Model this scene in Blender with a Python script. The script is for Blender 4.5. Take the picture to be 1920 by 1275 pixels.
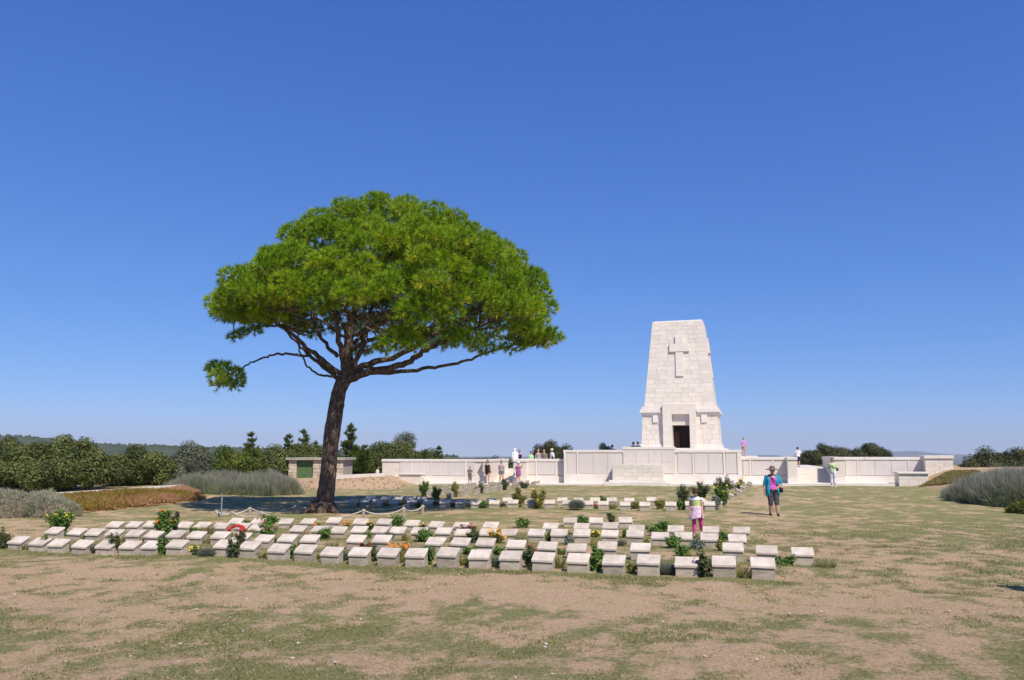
import bpy, bmesh, math, random
import numpy as np
from mathutils import Vector, Matrix

random.seed(7); rng = np.random.default_rng(7)
R = math.radians
scene = bpy.context.scene
for o in list(bpy.data.objects): bpy.data.objects.remove(o)
COL = scene.collection

# ------------------------------------------------------------------ camera
F, H0, EYE = 1478.0, 848.0, 2.1          # focal length in photo pixels, horizon row, eye height
PITCH = math.atan((H0 - 637.5) / F)
cam_d = bpy.data.cameras.new('camera'); cam = bpy.data.objects.new('camera', cam_d); COL.objects.link(cam)
cam.location = (0, 0, EYE); cam.rotation_euler = (math.pi / 2 + PITCH, 0, 0)
cam_d.sensor_width = 36; cam_d.lens = 36 * F / 1920
cam_d.clip_start = 0.1; cam_d.clip_end = 30000
scene.camera = cam

# ------------------------------------------------------------------ light
SUN_EL, SUN_A = R(50), R(28)             # shadows fall away from the camera and to the left
world = bpy.data.worlds.new('World'); scene.world = world; world.use_nodes = True
wn = world.node_tree; wn.nodes.clear()
sky = wn.nodes.new('ShaderNodeTexSky'); sky.sky_type = 'NISHITA'; sky.sun_disc = False
sky.sun_elevation = SUN_EL; sky.sun_rotation = math.pi - SUN_A
sky.altitude = 2000; sky.air_density = 1.0; sky.dust_density = 0.0; sky.ozone_density = 8.0
# the camera's deep, polarised blue: one tone curve per colour channel over the whole sky
SKY_GAIN = 0.80
sc0 = wn.nodes.new('ShaderNodeSeparateColor'); cc0 = wn.nodes.new('ShaderNodeCombineColor'); wn.links.new(sky.outputs[0], sc0.inputs[0])
for k, (top, ref, gm) in enumerate(((0.0435, 0.053, 0.98), (0.146, 0.112, 0.77), (0.525, 0.262, 0.53))):
    m1 = wn.nodes.new('ShaderNodeMath'); m1.operation = 'MULTIPLY'; m1.inputs[1].default_value = 0.1 / ref
    m2 = wn.nodes.new('ShaderNodeMath'); m2.operation = 'POWER'; m2.inputs[1].default_value = gm
    m3 = wn.nodes.new('ShaderNodeMath'); m3.operation = 'MULTIPLY'; m3.inputs[1].default_value = top * 10 * SKY_GAIN
    wn.links.new(sc0.outputs[k], m1.inputs[0]); wn.links.new(m1.outputs[0], m2.inputs[0]); wn.links.new(m2.outputs[0], m3.inputs[0]); wn.links.new(m3.outputs[0], cc0.inputs[k])
bg = wn.nodes.new('ShaderNodeBackground'); bg.inputs[1].default_value = 0.1
wo = wn.nodes.new('ShaderNodeOutputWorld')
wn.links.new(cc0.outputs[0], bg.inputs[0]); wn.links.new(bg.outputs[0], wo.inputs[0])
sun_d = bpy.data.lights.new('sun', 'SUN'); sun = bpy.data.objects.new('sun', sun_d); COL.objects.link(sun)
sun_d.energy = 4.4; sun_d.angle = R(0.5); sun_d.color = (1.0, 0.92, 0.80)
sdir = Vector((-math.sin(SUN_A) * math.cos(SUN_EL), math.cos(SUN_A) * math.cos(SUN_EL), -math.sin(SUN_EL)))
sun.rotation_euler = sdir.to_track_quat('-Z', 'Y').to_euler(); sun.location = (20, -20, 40)
vs = scene.view_settings
vs.view_transform = 'Standard'; vs.look = 'None'; vs.gamma = 1; vs.exposure = 0.3; vs.use_curve_mapping = False
scene.cycles.max_bounces = 6; scene.cycles.volume_bounces = 0

# ------------------------------------------------------------------ projection helpers (photo pixel -> place)
_f = np.array((0, math.cos(PITCH), math.sin(PITCH))); _u = np.array((0, -math.sin(PITCH), math.cos(PITCH)))
def ray(px, py):
    return np.array((1.0, 0, 0)) * ((px - 960) / F) + _u * ((637.5 - py) / F) + _f
def ss(x, a, b):
    t = np.clip((x - a) / (b - a), 0, 1); return t * t * (3 - 2 * t)
def g(x, y):                                  # height of the ground
    x = np.asarray(x, float); y = np.asarray(y, float)
    z = 0.2 * ss(x, -9, 27) * ss(y, 28, 46)
    z = z + (0.20 + 0.34 * ss(x, -14, -8)) * ss(-x, 6.2, 8.4) * ss(y, 45.5, 49.0) * (1 - ss(-x, 14, 20))      # earth bank left of the memorial
    z = z + 0.40 * ss(-x, 11, 16) * ss(y, 33, 40) * (1 - 0.9 * ss(y, 42, 46))                                    # planted bank by the lavender
    z = z + 0.95 * ss(x, 22.6, 25.4) * ss(y, 40.8, 43.8) * (1 - ss(x, 34, 60))            # bank right of the memorial
    d = np.sqrt(x * x + y * y)
    z = z - 0.9 * ss(y, 62, 85) - 45 * ss(d, 130, 1400)
    z = z + 0.018 * np.sin(x * 1.3 + y * 0.6) * ss(y, 4, 9) + 0.015 * np.sin(y * 1.1 - x * 0.5)
    return z
def G(px, py):                                # point of the ground under a photo pixel
    d = ray(px, py); ts = np.geomspace(5, 150, 90) / d[1]; below = EYE + d[2] * ts < g(d[0] * ts, d[1] * ts)
    k = int(np.argmax(below)) if below.any() else len(ts) - 1; a, b = ts[max(k - 1, 0)], ts[k]
    for _ in range(3):
        ts = np.linspace(a, b, 12); below = EYE + d[2] * ts < g(d[0] * ts, d[1] * ts); k = max(int(np.argmax(below)), 1) if below.any() else 11; a, b = ts[k - 1], ts[k]
    x, y = d[0] * b, d[1] * b
    return np.array((x, y, float(g(x, y))))
def P(px, py, Y):                             # point at depth Y
    d = ray(px, py); t = Y / d[1]
    return np.array((d[0] * t, Y, EYE + d[2] * t))
def PPM(Y): return F / Y                      # photo pixels per metre, about

# ------------------------------------------------------------------ materials
def new_mat(name):
    m = bpy.data.materials.new(name); m.use_nodes = True
    nt = m.node_tree; b = nt.nodes['Principled BSDF']
    b.inputs['Specular IOR Level'].default_value = 0.25
    return m, nt, b
def ramp(nt, src, stops):
    r = nt.nodes.new('ShaderNodeValToRGB'); e = r.color_ramp.elements
    while len(e) < len(stops): e.new(0.5)
    for k, (p, c) in enumerate(stops):
        e[k].position = p; e[k].color = (*c, 1)
    nt.links.new(src, r.inputs[0]); return r.outputs[0]
def noise(nt, scale, detail=6, rough=0.6, vec=None, stretch=None):
    n = nt.nodes.new('ShaderNodeTexNoise'); n.inputs['Scale'].default_value = scale
    n.inputs['Detail'].default_value = detail; n.inputs['Roughness'].default_value = rough
    if vec is None:
        tc = nt.nodes.new('ShaderNodeTexCoord'); vec = tc.outputs['Object']
    if stretch:
        mp = nt.nodes.new('ShaderNodeMapping'); mp.inputs['Scale'].default_value = stretch
        nt.links.new(vec, mp.inputs[0]); vec = mp.outputs[0]
    nt.links.new(vec, n.inputs['Vector']); return n.outputs[0]
def mixc(nt, fac, a, b, mode='MIX'):
    m = nt.nodes.new('ShaderNodeMix'); m.data_type = 'RGBA'; m.blend_type = mode
    for s, v in ((0, fac), (6, a), (7, b)):
        if hasattr(v, 'is_linked') or hasattr(v, 'links'): nt.links.new(v, m.inputs[s])
        elif s == 0: m.inputs[0].default_value = v
        else: m.inputs[s].default_value = (*v, 1)
    return m.outputs[2]
def bump(nt, b, h, strength, dist=0.02):
    n = nt.nodes.new('ShaderNodeBump'); n.inputs['Strength'].default_value = strength; n.inputs['Distance'].default_value = dist
    nt.links.new(h, n.inputs['Height']); nt.links.new(n.outputs[0], b.inputs['Normal'])
def simple(name, c1, c2=None, scale=8, rough=0.8, bmp=0.2, detail=6, lo=0.35, hi=0.65, stretch=None, rand=0.0, bdist=0.02):
    m, nt, b = new_mat(name)
    c2 = c2 or tuple(v * 0.8 for v in c1)
    vec = None
    if rand:                                     # every piece gets its own bit of stone
        tc = nt.nodes.new('ShaderNodeTexCoord'); oi0 = nt.nodes.new('ShaderNodeObjectInfo'); va = nt.nodes.new('ShaderNodeVectorMath'); va.operation = 'MULTIPLY_ADD'
        cmb = nt.nodes.new('ShaderNodeCombineXYZ')
        for k_ in range(3): nt.links.new(oi0.outputs['Random'], cmb.inputs[k_])
        va.inputs[1].default_value = (37, 53, 71); nt.links.new(cmb.outputs[0], va.inputs[0]); nt.links.new(tc.outputs['Object'], va.inputs[2]); vec = va.outputs[0]
    n = noise(nt, scale, detail, vec=vec, stretch=stretch)
    col = ramp(nt, n, [(lo, c1), (hi, c2)])
    if rand:
        oi = nt.nodes.new('ShaderNodeObjectInfo')
        v = ramp(nt, oi.outputs['Random'], [(0, (1 - rand, 1 - rand * 1.05, 1 - rand * 1.2)), (0.5, (1, 1, 1)), (1, (1 + rand * .3, 1 + rand * .2, 1))])
        col = mixc(nt, 1.0, col, v, 'MULTIPLY')
    nt.links.new(col, b.inputs['Base Color']); b.inputs['Roughness'].default_value = rough
    if bmp: bump(nt, b, n, bmp, bdist)
    return m
def leaf(name, stops, rough=0.6, trans=0.35, attr='tint'):
    """foliage: colour chosen by a per-tuft tint attribute, thin and partly translucent"""
    m, nt, b = new_mat(name)
    a = nt.nodes.new('ShaderNodeAttribute'); a.attribute_name = attr
    col = ramp(nt, a.outputs['Fac'], stops)
    nt.links.new(col, b.inputs['Base Color']); b.inputs['Roughness'].default_value = rough
    t = nt.nodes.new('ShaderNodeBsdfTranslucent'); nt.links.new(col, t.inputs[0])
    mx = nt.nodes.new('ShaderNodeMixShader'); mx.inputs[0].default_value = trans
    nt.links.new(b.outputs[0], mx.inputs[1]); nt.links.new(t.outputs[0], mx.inputs[2])
    nt.links.new(mx.outputs[0], nt.nodes['Material Output'].inputs[0])
    return m

M = {}
M['marble'] = simple('marble', (0.74, 0.67, 0.59), (0.66, 0.585, 0.495), 1.6, 0.75, 0.08, stretch=(1, 1, 3), rand=0.0)
M['block'] = simple('block_stone', (0.745, 0.675, 0.60), (0.66, 0.585, 0.495), 0.9, 0.8, 0.1, stretch=(1, 1, 5), rand=0.08)
M['tower_core'] = simple('tower_core', (0.68, 0.61, 0.53), (0.62, 0.55, 0.47), 2, 0.85, 0.05)
M['coping'] = simple('coping', (0.77, 0.71, 0.645), (0.69, 0.625, 0.55), 1.1, 0.75, 0.08)
M['headstone'] = simple('headstone', (0.67, 0.585, 0.505), (0.50, 0.425, 0.35), 5, 0.85, 0.25, rand=0.16)
def add_inscription(m):
    nt = m.node_tree; b = nt.nodes['Principled BSDF']; src = b.inputs['Base Color'].links[0].from_socket
    tc = nt.nodes.new('ShaderNodeTexCoord'); br = nt.nodes.new('ShaderNodeTexBrick'); br.offset = .37
    br.inputs['Scale'].default_value = 1; br.inputs['Brick Width'].default_value = .045; br.inputs['Row Height'].default_value = .042; br.inputs['Mortar Size'].default_value = .011
    br.inputs['Color1'].default_value = (.72, .70, .69, 1); br.inputs['Color2'].default_value = (.85, .84, .83, 1); br.inputs['Mortar'].default_value = (1, 1, 1, 1)
    nt.links.new(tc.outputs['Object'], br.inputs[0])
    sp = nt.nodes.new('ShaderNodeSeparateXYZ'); nt.links.new(tc.outputs['Object'], sp.inputs[0]); ab = nt.nodes.new('ShaderNodeMath'); ab.operation = 'ABSOLUTE'; nt.links.new(sp.outputs[0], ab.inputs[0])
    mk = ramp(nt, ab.outputs[0], [(.115, (1, 1, 1)), (.135, (0, 0, 0))])
    oi = nt.nodes.new('ShaderNodeObjectInfo'); st = noise(nt, 4, 5, .7, None); 
    col = mixc(nt, mk, src, mixc(nt, .32, src, br.outputs[0], 'MULTIPLY'))
    nt.links.new(col, b.inputs['Base Color'])
add_inscription(M['headstone'])
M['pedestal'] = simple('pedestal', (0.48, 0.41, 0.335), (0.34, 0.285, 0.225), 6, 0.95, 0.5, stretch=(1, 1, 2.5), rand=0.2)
M['hutstone'] = simple('hut_stone', (0.62, 0.53, 0.43), (0.48, 0.39, 0.30), 5, 0.9, 0.4, rand=0.28)
M['mortar'] = simple('mortar', (0.42, 0.36, 0.30), None, 9, 0.95, 0.2)
M['concrete'] = simple('concrete', (0.40, 0.36, 0.30), (0.30, 0.27, 0.22), 3, 0.9, 0.2)
M['greendoor'] = simple('green_paint', (0.075, 0.145, 0.06), (0.12, 0.17, 0.06), 2, 0.5, 0.05, stretch=(6, 6, .5))
M['dark'] = simple('doorway_shade', (0.05, 0.03, 0.03), None, 2, 0.9, 0)
M['wood'] = simple('post_wood', (0.46, 0.40, 0.33), (0.30, 0.25, 0.20), 14, 0.85, 0.3, stretch=(1, 1, .15))
M['rope'] = simple('rope', (0.62, 0.58, 0.50), (0.48, 0.44, 0.37), 40, 0.9, 0.3)
M['galv'] = simple('galvanised', (0.42, 0.45, 0.47), None, 12, 0.4, 0); M['galv'].node_tree.nodes['Principled BSDF'].inputs['Metallic'].default_value = 0.6
M['twig'] = simple('twig_bark', (0.16, 0.11, 0.08), (0.09, 0.065, 0.05), 9, 0.95, 0.3)
M['stemgreen'] = simple('green_stem', (0.10, 0.13, 0.04), None, 9, 0.8, 0)

# name panels: pinkish grey stone with worn columns of small lettering
def mk_panel():
    m, nt, b = new_mat('name_panel')
    tc = nt.nodes.new('ShaderNodeTexCoord')
    n = noise(nt, 1.1, 8, 0.7, tc.outputs['Object'])
    base = ramp(nt, n, [(0.3, (0.64, 0.575, 0.535)), (0.7, (0.71, 0.64, 0.585))])
    br = nt.nodes.new('ShaderNodeTexBrick'); br.inputs['Scale'].default_value = 1
    br.inputs['Brick Width'].default_value = 0.42; br.inputs['Row Height'].default_value = 0.045
    br.inputs['Mortar Size'].default_value = 0.014; br.offset = 0
    br.inputs['Color1'].default_value = (.78, .77, .78, 1); br.inputs['Color2'].default_value = (.86, .85, .85, 1); br.inputs['Mortar'].default_value = (1, 1, 1, 1)
    mp = nt.nodes.new('ShaderNodeMapping'); mp.inputs['Rotation'].default_value = (math.pi / 2, 0, 0)
    nt.links.new(tc.outputs['Object'], mp.inputs[0]); nt.links.new(mp.outputs[0], br.inputs[0])
    col = mixc(nt, 0.8, base, br.outputs[0], 'MULTIPLY')
    nt.links.new(col, b.inputs['Base Color']); b.inputs['Roughness'].default_value = 0.7
    return m
M['panel'] = mk_panel()

def mk_bark():
    m, nt, b = new_mat('pine_bark')
    tc = nt.nodes.new('ShaderNodeTexCoord')
    mp = nt.nodes.new('ShaderNodeMapping'); mp.inputs['Scale'].default_value = (1, 1, 0.28)
    nt.links.new(tc.outputs['Object'], mp.inputs[0])
    wob = noise(nt, 3, 4, 0.6, mp.outputs[0])
    v = nt.nodes.new('ShaderNodeTexVoronoi'); v.feature = 'DISTANCE_TO_EDGE'; v.inputs['Scale'].default_value = 9
    add = nt.nodes.new('ShaderNodeVectorMath'); add.operation = 'ADD'
    nt.links.new(mp.outputs[0], add.inputs[0]); nt.links.new(wob, add.inputs[1]); nt.links.new(add.outputs[0], v.inputs['Vector'])
    n = noise(nt, 14, 6, 0.7, mp.outputs[0])
    plate = ramp(nt, n, [(0.3, (0.115, 0.08, 0.06)), (0.55, (0.20, 0.145, 0.115)), (0.75, (0.29, 0.23, 0.195))])
    crack = ramp(nt, v.outputs['Distance'], [(0.0, (0.25, 0.2, 0.17)), (0.12, (1, 1, 1))])
    nt.links.new(mixc(nt, 1.0, plate, crack, 'MULTIPLY'), b.inputs['Base Color'])
    b.inputs['Roughness'].default_value = 0.95
    h = ramp(nt, v.outputs['Distance'], [(0.0, (0, 0, 0)), (0.2, (1, 1, 1))])
    bump(nt, b, h, 0.9, 0.05)
    return m
M['bark'] = mk_bark()

def mk_ground():
    m, nt, b = new_mat('dry_lawn')
    tc = nt.nodes.new('ShaderNodeTexCoord'); vec = tc.outputs['Object']
    a = nt.nodes.new('ShaderNodeAttribute'); a.attribute_name = 'patch'
    far = nt.nodes.new('ShaderNodeAttribute'); far.attribute_name = 'scrub'
    earth = nt.nodes.new('ShaderNodeAttribute'); earth.attribute_name = 'earth'
    n1 = noise(nt, 7, 9, 0.8, vec); n2 = noise(nt, 26, 8, 0.85, vec); n3 = noise(nt, 2.2, 5, 0.6, vec)
    soil = ramp(nt, n2, [(0.34, (0.32, 0.20, 0.125)), (0.5, (0.55, 0.37, 0.24)), (0.66, (0.74, 0.53, 0.365))])
    straw = ramp(nt, n2, [(0.34, (0.24, 0.165, 0.08)), (0.5, (0.48, 0.35, 0.19)), (0.66, (0.70, 0.54, 0.33))])
    green = ramp(nt, n2, [(0.34, (0.09, 0.095, 0.035)), (0.5, (0.225, 0.22, 0.085)), (0.66, (0.44, 0.39, 0.18))])
    n4 = noise(nt, 1.7, 6, 0.7, vec); fs = ramp(nt, n4, [(0.42, (0.05, 0.05, 0.05)), (0.62, (0.9, 0.9, 0.9))])
    dry = mixc(nt, fs, soil, straw)
    ad = nt.nodes.new('ShaderNodeMath'); ad.operation = 'ADD'
    sc = nt.nodes.new('ShaderNodeMath'); sc.operation = 'MULTIPLY_ADD'; sc.inputs[1].default_value = 1.9; sc.inputs[2].default_value = -0.95
    nt.links.new(n1, sc.inputs[0]); nt.links.new(a.outputs['Fac'], ad.inputs[0]); nt.links.new(sc.outputs[0], ad.inputs[1])
    fg = ramp(nt, ad.outputs[0], [(0.38, (0, 0, 0)), (0.66, (1, 1, 1))])
    lawn = mixc(nt, fg, dry, green)
    earthc = ramp(nt, n1, [(0.3, (0.33, 0.21, 0.125)), (0.5, (0.49, 0.335, 0.205)), (0.75, (0.58, 0.44, 0.28))])
    lawn = mixc(nt, earth.outputs['Fac'], lawn, earthc)
    scr = ramp(nt, n3, [(0.35, (0.045, 0.06, 0.025)), (0.6, (0.10, 0.11, 0.05)), (0.75, (0.2, 0.17, 0.09))])
    lawn = mixc(nt, far.outputs['Fac'], lawn, scr)
    nt.links.new(lawn, b.inputs['Base Color']); b.inputs['Roughness'].default_value = 0.95
    b.inputs['Specular IOR Level'].default_value = 0.1
    bump(nt, b, n2, 1.0, 0.035)
    return m
M['ground'] = mk_ground()
M['hill'] = simple('wooded_hill', (0.035, 0.05, 0.018), (0.07, 0.085, 0.035), 0.05, 0.95, 0.8, detail=10, bdist=3)
M['mountain'] = simple('far_mountain', (0.06, 0.07, 0.05), (0.12, 0.11, 0.08), 0.004, 0.95, 0.3, detail=8, bdist=20)
M['pine'] = leaf('pine_needles', [(0.0, (0.06, 0.13, 0.004)), (0.4, (0.205, 0.36, 0.010)), (0.75, (0.40, 0.49, 0.016)), (1.0, (0.58, 0.46, 0.06))], 0.5, 0.26)
M['youngpine'] = leaf('young_pine_needles', [(0.0, (0.05, 0.085, 0.02)), (0.5, (0.115, 0.16, 0.025)), (1.0, (0.20, 0.22, 0.03))], 0.6, 0.3)
M['oak'] = leaf('evergreen_oak_leaves', [(0.0, (0.04, 0.055, 0.012)), (0.5, (0.105, 0.128, 0.03)), (1.0, (0.20, 0.215, 0.06))], 0.55, 0.2)
M['darkoak'] = leaf('dark_oak_leaves', [(0.0, (0.03, 0.042, 0.014)), (0.5, (0.075, 0.082, 0.03)), (1.0, (0.14, 0.14, 0.055))], 0.5, 0.2)
M['olive'] = leaf('grey_olive_leaves', [(0.0, (0.07, 0.085, 0.05)), (0.5, (0.14, 0.155, 0.10)), (1.0, (0.25, 0.26, 0.18))], 0.55, 0.2)
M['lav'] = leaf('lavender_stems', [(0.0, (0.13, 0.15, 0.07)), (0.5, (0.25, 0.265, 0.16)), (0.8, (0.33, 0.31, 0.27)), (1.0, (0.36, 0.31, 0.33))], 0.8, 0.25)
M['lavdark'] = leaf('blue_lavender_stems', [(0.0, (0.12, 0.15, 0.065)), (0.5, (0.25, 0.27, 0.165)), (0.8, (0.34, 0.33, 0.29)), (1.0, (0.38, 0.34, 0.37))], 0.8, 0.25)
M['santo'] = leaf('silver_foliage', [(0.0, (0.17, 0.18, 0.11)), (0.5, (0.30, 0.30, 0.20)), (1.0, (0.44, 0.42, 0.30))], 0.9, 0.2)
M['santobrown'] = leaf('dead_stems', [(0.0, (0.14, 0.09, 0.07)), (1.0, (0.30, 0.22, 0.17))], 0.9, 0.1)
M['ice'] = leaf('drying_groundcover', [(0.0, (0.16, 0.14, 0.02)), (0.35, (0.28, 0.22, 0.03)), (0.7, (0.42, 0.22, 0.09)), (1.0, (0.55, 0.34, 0.20))], 0.7, 0.25)
M['gc'] = leaf('pale_groundcover', [(0.0, (0.18, 0.18, 0.04)), (0.5, (0.33, 0.29, 0.10)), (1.0, (0.5, 0.36, 0.2))], 0.7, 0.25)
M['leafy'] = leaf('green_leaves', [(0.0, (0.045, 0.095, 0.018)), (0.5, (0.11, 0.20, 0.032)), (1.0, (0.20, 0.29, 0.06))], 0.45, 0.3)
M['yellowgreen'] = leaf('yellow_green_leaves', [(0.0, (0.10, 0.12, 0.02)), (0.5, (0.19, 0.20, 0.035)), (1.0, (0.30, 0.27, 0.06))], 0.5, 0.3)
M['roseleaf'] = leaf('rose_leaves', [(0.0, (0.03, 0.05, 0.018)), (0.5, (0.07, 0.10, 0.03)), (0.85, (0.13, 0.13, 0.045)), (1.0, (0.16, 0.06, 0.04))], 0.45, 0.25)
M['dryleaf'] = leaf('dry_strap_leaves', [(0.0, (0.15, 0.16, 0.04)), (0.5, (0.32, 0.29, 0.09)), (1.0, (0.50, 0.38, 0.18))], 0.6, 0.3)
M['grey'] = leaf('grey_leaves', [(0.0, (0.09, 0.11, 0.075)), (0.5, (0.17, 0.19, 0.14)), (1.0, (0.28, 0.29, 0.23))], 0.8, 0.2)
M['grass'] = leaf('grass_blades', [(0.0, (0.095, 0.13, 0.04)), (0.4, (0.21, 0.225, 0.08)), (0.7, (0.42, 0.345, 0.17)), (1.0, (0.62, 0.47, 0.29))], 0.8, 0.3)
def flower_mat(n, c): return simple(n, c, tuple(v * 0.75 for v in c), 30, 0.6, 0)
M['f_orange'] = flower_mat('orange_petals', (0.85, 0.24, 0.01)); M['f_yellow'] = flower_mat('yellow_petals', (0.85, 0.65, 0.03))
M['f_red'] = flower_mat('red_petals', (0.72, 0.03, 0.05)); M['f_pink'] = flower_mat('pink_petals', (0.75, 0.28, 0.36))
M['f_purple'] = flower_mat('purple_petals', (0.42, 0.16, 0.42)); M['f_amber'] = flower_mat('amber_petals', (0.88, 0.42, 0.015))
M['f_crimson'] = flower_mat('crimson_petals', (0.38, 0.05, 0.10))

# ------------------------------------------------------------------ mesh helpers
def link(o, parent=None):
    COL.objects.link(o)
    if parent is not None: o.parent = parent
    return o
def tag(o, label, cat, group=None):
    o['label'] = label; o['category'] = cat
    if group: o['group'] = group
    return o
def empty(name, loc=(0, 0, 0), rz=0.0):
    o = bpy.data.objects.new(name, None); o.empty_display_size = 0.2
    o.location = tuple(float(v) for v in loc); o.rotation_euler = (0, 0, rz); return link(o)
def ob(name, me, parent=None, mat=None, loc=None, rz=None):
    if mat is not None and not me.materials: me.materials.append(mat)
    o = bpy.data.objects.new(name, me); link(o, parent)
    if loc is not None: o.location = tuple(float(v) for v in loc)
    if rz is not None: o.rotation_euler = (0, 0, rz)
    return o
def np_mesh(name, V, Fc, mat=None, attrs=None, smooth=False):
    V = np.ascontiguousarray(V, np.float32); Fc = np.ascontiguousarray(Fc, np.int32); k = Fc.shape[1]
    me = bpy.data.meshes.new(name)
    me.vertices.add(len(V)); me.vertices.foreach_set('co', V.ravel())
    me.loops.add(Fc.size); me.loops.foreach_set('vertex_index', Fc.ravel())
    me.polygons.add(len(Fc)); me.polygons.foreach_set('loop_start', np.arange(0, Fc.size, k, dtype=np.int32))
    if smooth: me.polygons.foreach_set('use_smooth', np.ones(len(Fc), bool))
    me.update(calc_edges=True)
    for an, av in (attrs or {}).items():
        at = me.attributes.new(an, 'FLOAT', 'POINT'); at.data.foreach_set('value', np.ascontiguousarray(av, np.float32))
    if mat is not None: me.materials.append(mat)
    return me
def bm_mesh(name, bm, mat=None, smooth=False):
    bmesh.ops.recalc_face_normals(bm, faces=bm.faces)
    me = bpy.data.meshes.new(name); bm.to_mesh(me); bm.free()
    if smooth:
        for p in me.polygons: p.use_smooth = True
    if mat is not None: me.materials.append(mat)
    return me
def hexa(bm, c):                                # eight corners: bottom ring 0-3, top ring 4-7
    v = [bm.verts.new(tuple(float(t) for t in p)) for p in c]
    for q in ((3, 2, 1, 0), (4, 5, 6, 7), (0, 1, 5, 4), (1, 2, 6, 5), (2, 3, 7, 6), (3, 0, 4, 7)):
        bm.faces.new([v[i] for i in q])
    return v
def bx(bm, x0, x1, y0, y1, z0, z1):
    return hexa(bm, [(x0, y0, z0), (x1, y0, z0), (x1, y1, z0), (x0, y1, z0), (x0, y0, z1), (x1, y0, z1), (x1, y1, z1), (x0, y1, z1)])
def box_mesh(name, x0, x1, y0, y1, z0, z1, mat=None, bev=0.0):
    bm = bmesh.new(); bx(bm, x0, x1, y0, y1, z0, z1)
    if bev: bmesh.ops.bevel(bm, geom=bm.edges[:], offset=bev, segments=1, affect='EDGES')
    return bm_mesh(name, bm, mat)
def tube(bm, pts, rad, seg=8, caps=True, wob=0.0):
    pts = [Vector(tuple(float(t) for t in p)) for p in pts]; rings = []
    t0 = (pts[1] - pts[0]).normalized()
    nrm = t0.orthogonal().normalized()
    for i, p in enumerate(pts):
        t = ((pts[min(i + 1, len(pts) - 1)] - pts[max(i - 1, 0)])).normalized()
        nrm = (nrm - t * nrm.dot(t)).normalized(); bn = t.cross(nrm)
        r = rad[i] if hasattr(rad, '__len__') else rad
        rings.append([bm.verts.new(p + (nrm * math.cos(a) + bn * math.sin(a)) * r * (1 + wob * random.uniform(-1, 1)))
                      for a in (2 * math.pi * k / seg for k in range(seg))])
    for a, b in zip(rings, rings[1:]):
        for k in range(seg):
            bm.faces.new((a[k], a[(k + 1) % seg], b[(k + 1) % seg], b[k]))
    if caps:
        bm.faces.new(rings[0][::-1]); bm.faces.new(rings[-1])
def loft(bm, rings, seg=14, a0=0.0, a1=2 * math.pi, caps=True):
    """horizontal ellipses (cx, cy, z, rx, ry)"""
    full = abs(a1 - a0 - 2 * math.pi) < 1e-6; n = seg if full else seg + 1; rr = []
    for (cx, cy, z, rx, ry) in rings:
        rr.append([bm.verts.new((cx + rx * math.cos(a0 + (a1 - a0) * k / seg), cy + ry * math.sin(a0 + (a1 - a0) * k / seg), z)) for k in range(n)])
    for a, b in zip(rr, rr[1:]):
        for k in range(n if full else n - 1):
            bm.faces.new((a[k], a[(k + 1) % n], b[(k + 1) % n], b[k]))
    if full and caps:
        bm.faces.new(rr[0][::-1]); bm.faces.new(rr[-1])
def ball(bm, c, r, sub=2):
    rx, ry, rz = r if hasattr(r, '__len__') else (r, r, r)
    m = Matrix.Translation(Vector(tuple(float(t) for t in c))) @ Matrix.Diagonal((rx, ry, rz, 1))
    bmesh.ops.create_icosphere(bm, subdivisions=sub, radius=1, matrix=m)
def smooth_path(pts, n=4):
    """Catmull-Rom through points"""
    pts = np.array(pts, float); out = []
    q = np.vstack((2 * pts[0] - pts[1], pts, 2 * pts[-1] - pts[-2]))
    for i in range(1, len(q) - 2):
        for k in range(n):
            t = k / n
            out.append(0.5 * ((2 * q[i]) + (-q[i - 1] + q[i + 1]) * t + (2 * q[i - 1] - 5 * q[i] + 4 * q[i + 1] - q[i + 2]) * t * t + (-q[i - 1] + 3 * q[i] - 3 * q[i + 1] + q[i + 2]) * t ** 3))
    out.append(pts[-1]); return np.array(out)
def unit(v):
    return v / np.maximum(np.linalg.norm(v, axis=-1, keepdims=True), 1e-9)
def rand_dirs(n): return unit(rng.normal(size=(n, 3)))

def needles(Pt, D, L, m, w, spread, tint, jit=0.12):
    """m thin needles from every tuft root Pt, fanning about D"""
    n = len(Pt); Pr = np.repeat(Pt, m, 0); Dr = np.repeat(D, m, 0); Lr = np.repeat(L, m)
    th = np.repeat(np.full(n, spread), m) * np.sqrt(rng.random(n * m))
    d = unit(Dr * np.cos(th)[:, None] + unit(np.cross(Dr, rand_dirs(n * m))) * np.sin(th)[:, None])
    Lr = Lr * rng.uniform(0.65, 1.1, n * m)
    side = unit(np.cross(d, rand_dirs(n * m))) * (w * 0.5)
    base = Pr + d * (Lr * 0.08)[:, None]
    V = np.stack((base - side, base + side, base + d * Lr[:, None]), 1).reshape(-1, 3)
    Fc = np.arange(n * m * 3).reshape(-1, 3)
    tt = np.clip(np.repeat(np.repeat(tint, m) + rng.normal(0, jit, n * m), 3), 0, 1)
    return V, Fc, tt
def leaves(Pt, N, size, tint, aspect=0.6):
    """one diamond leaf per point, facing roughly along N"""
    n = len(Pt); N = unit(N + rng.normal(0, 0.55, (n, 3)))
    a = unit(np.cross(N, rand_dirs(n))); b = np.cross(N, a)
    s = (size * rng.uniform(0.6, 1.25, n))[:, None]
    V = np.stack((Pt - a * s, Pt + b * s * aspect, Pt + a * s, Pt - b * s * aspect), 1).reshape(-1, 3)
    Fc = np.arange(n * 4).reshape(-1, 4)
    return V, Fc, np.repeat(np.clip(tint, 0, 1), 4)
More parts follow.
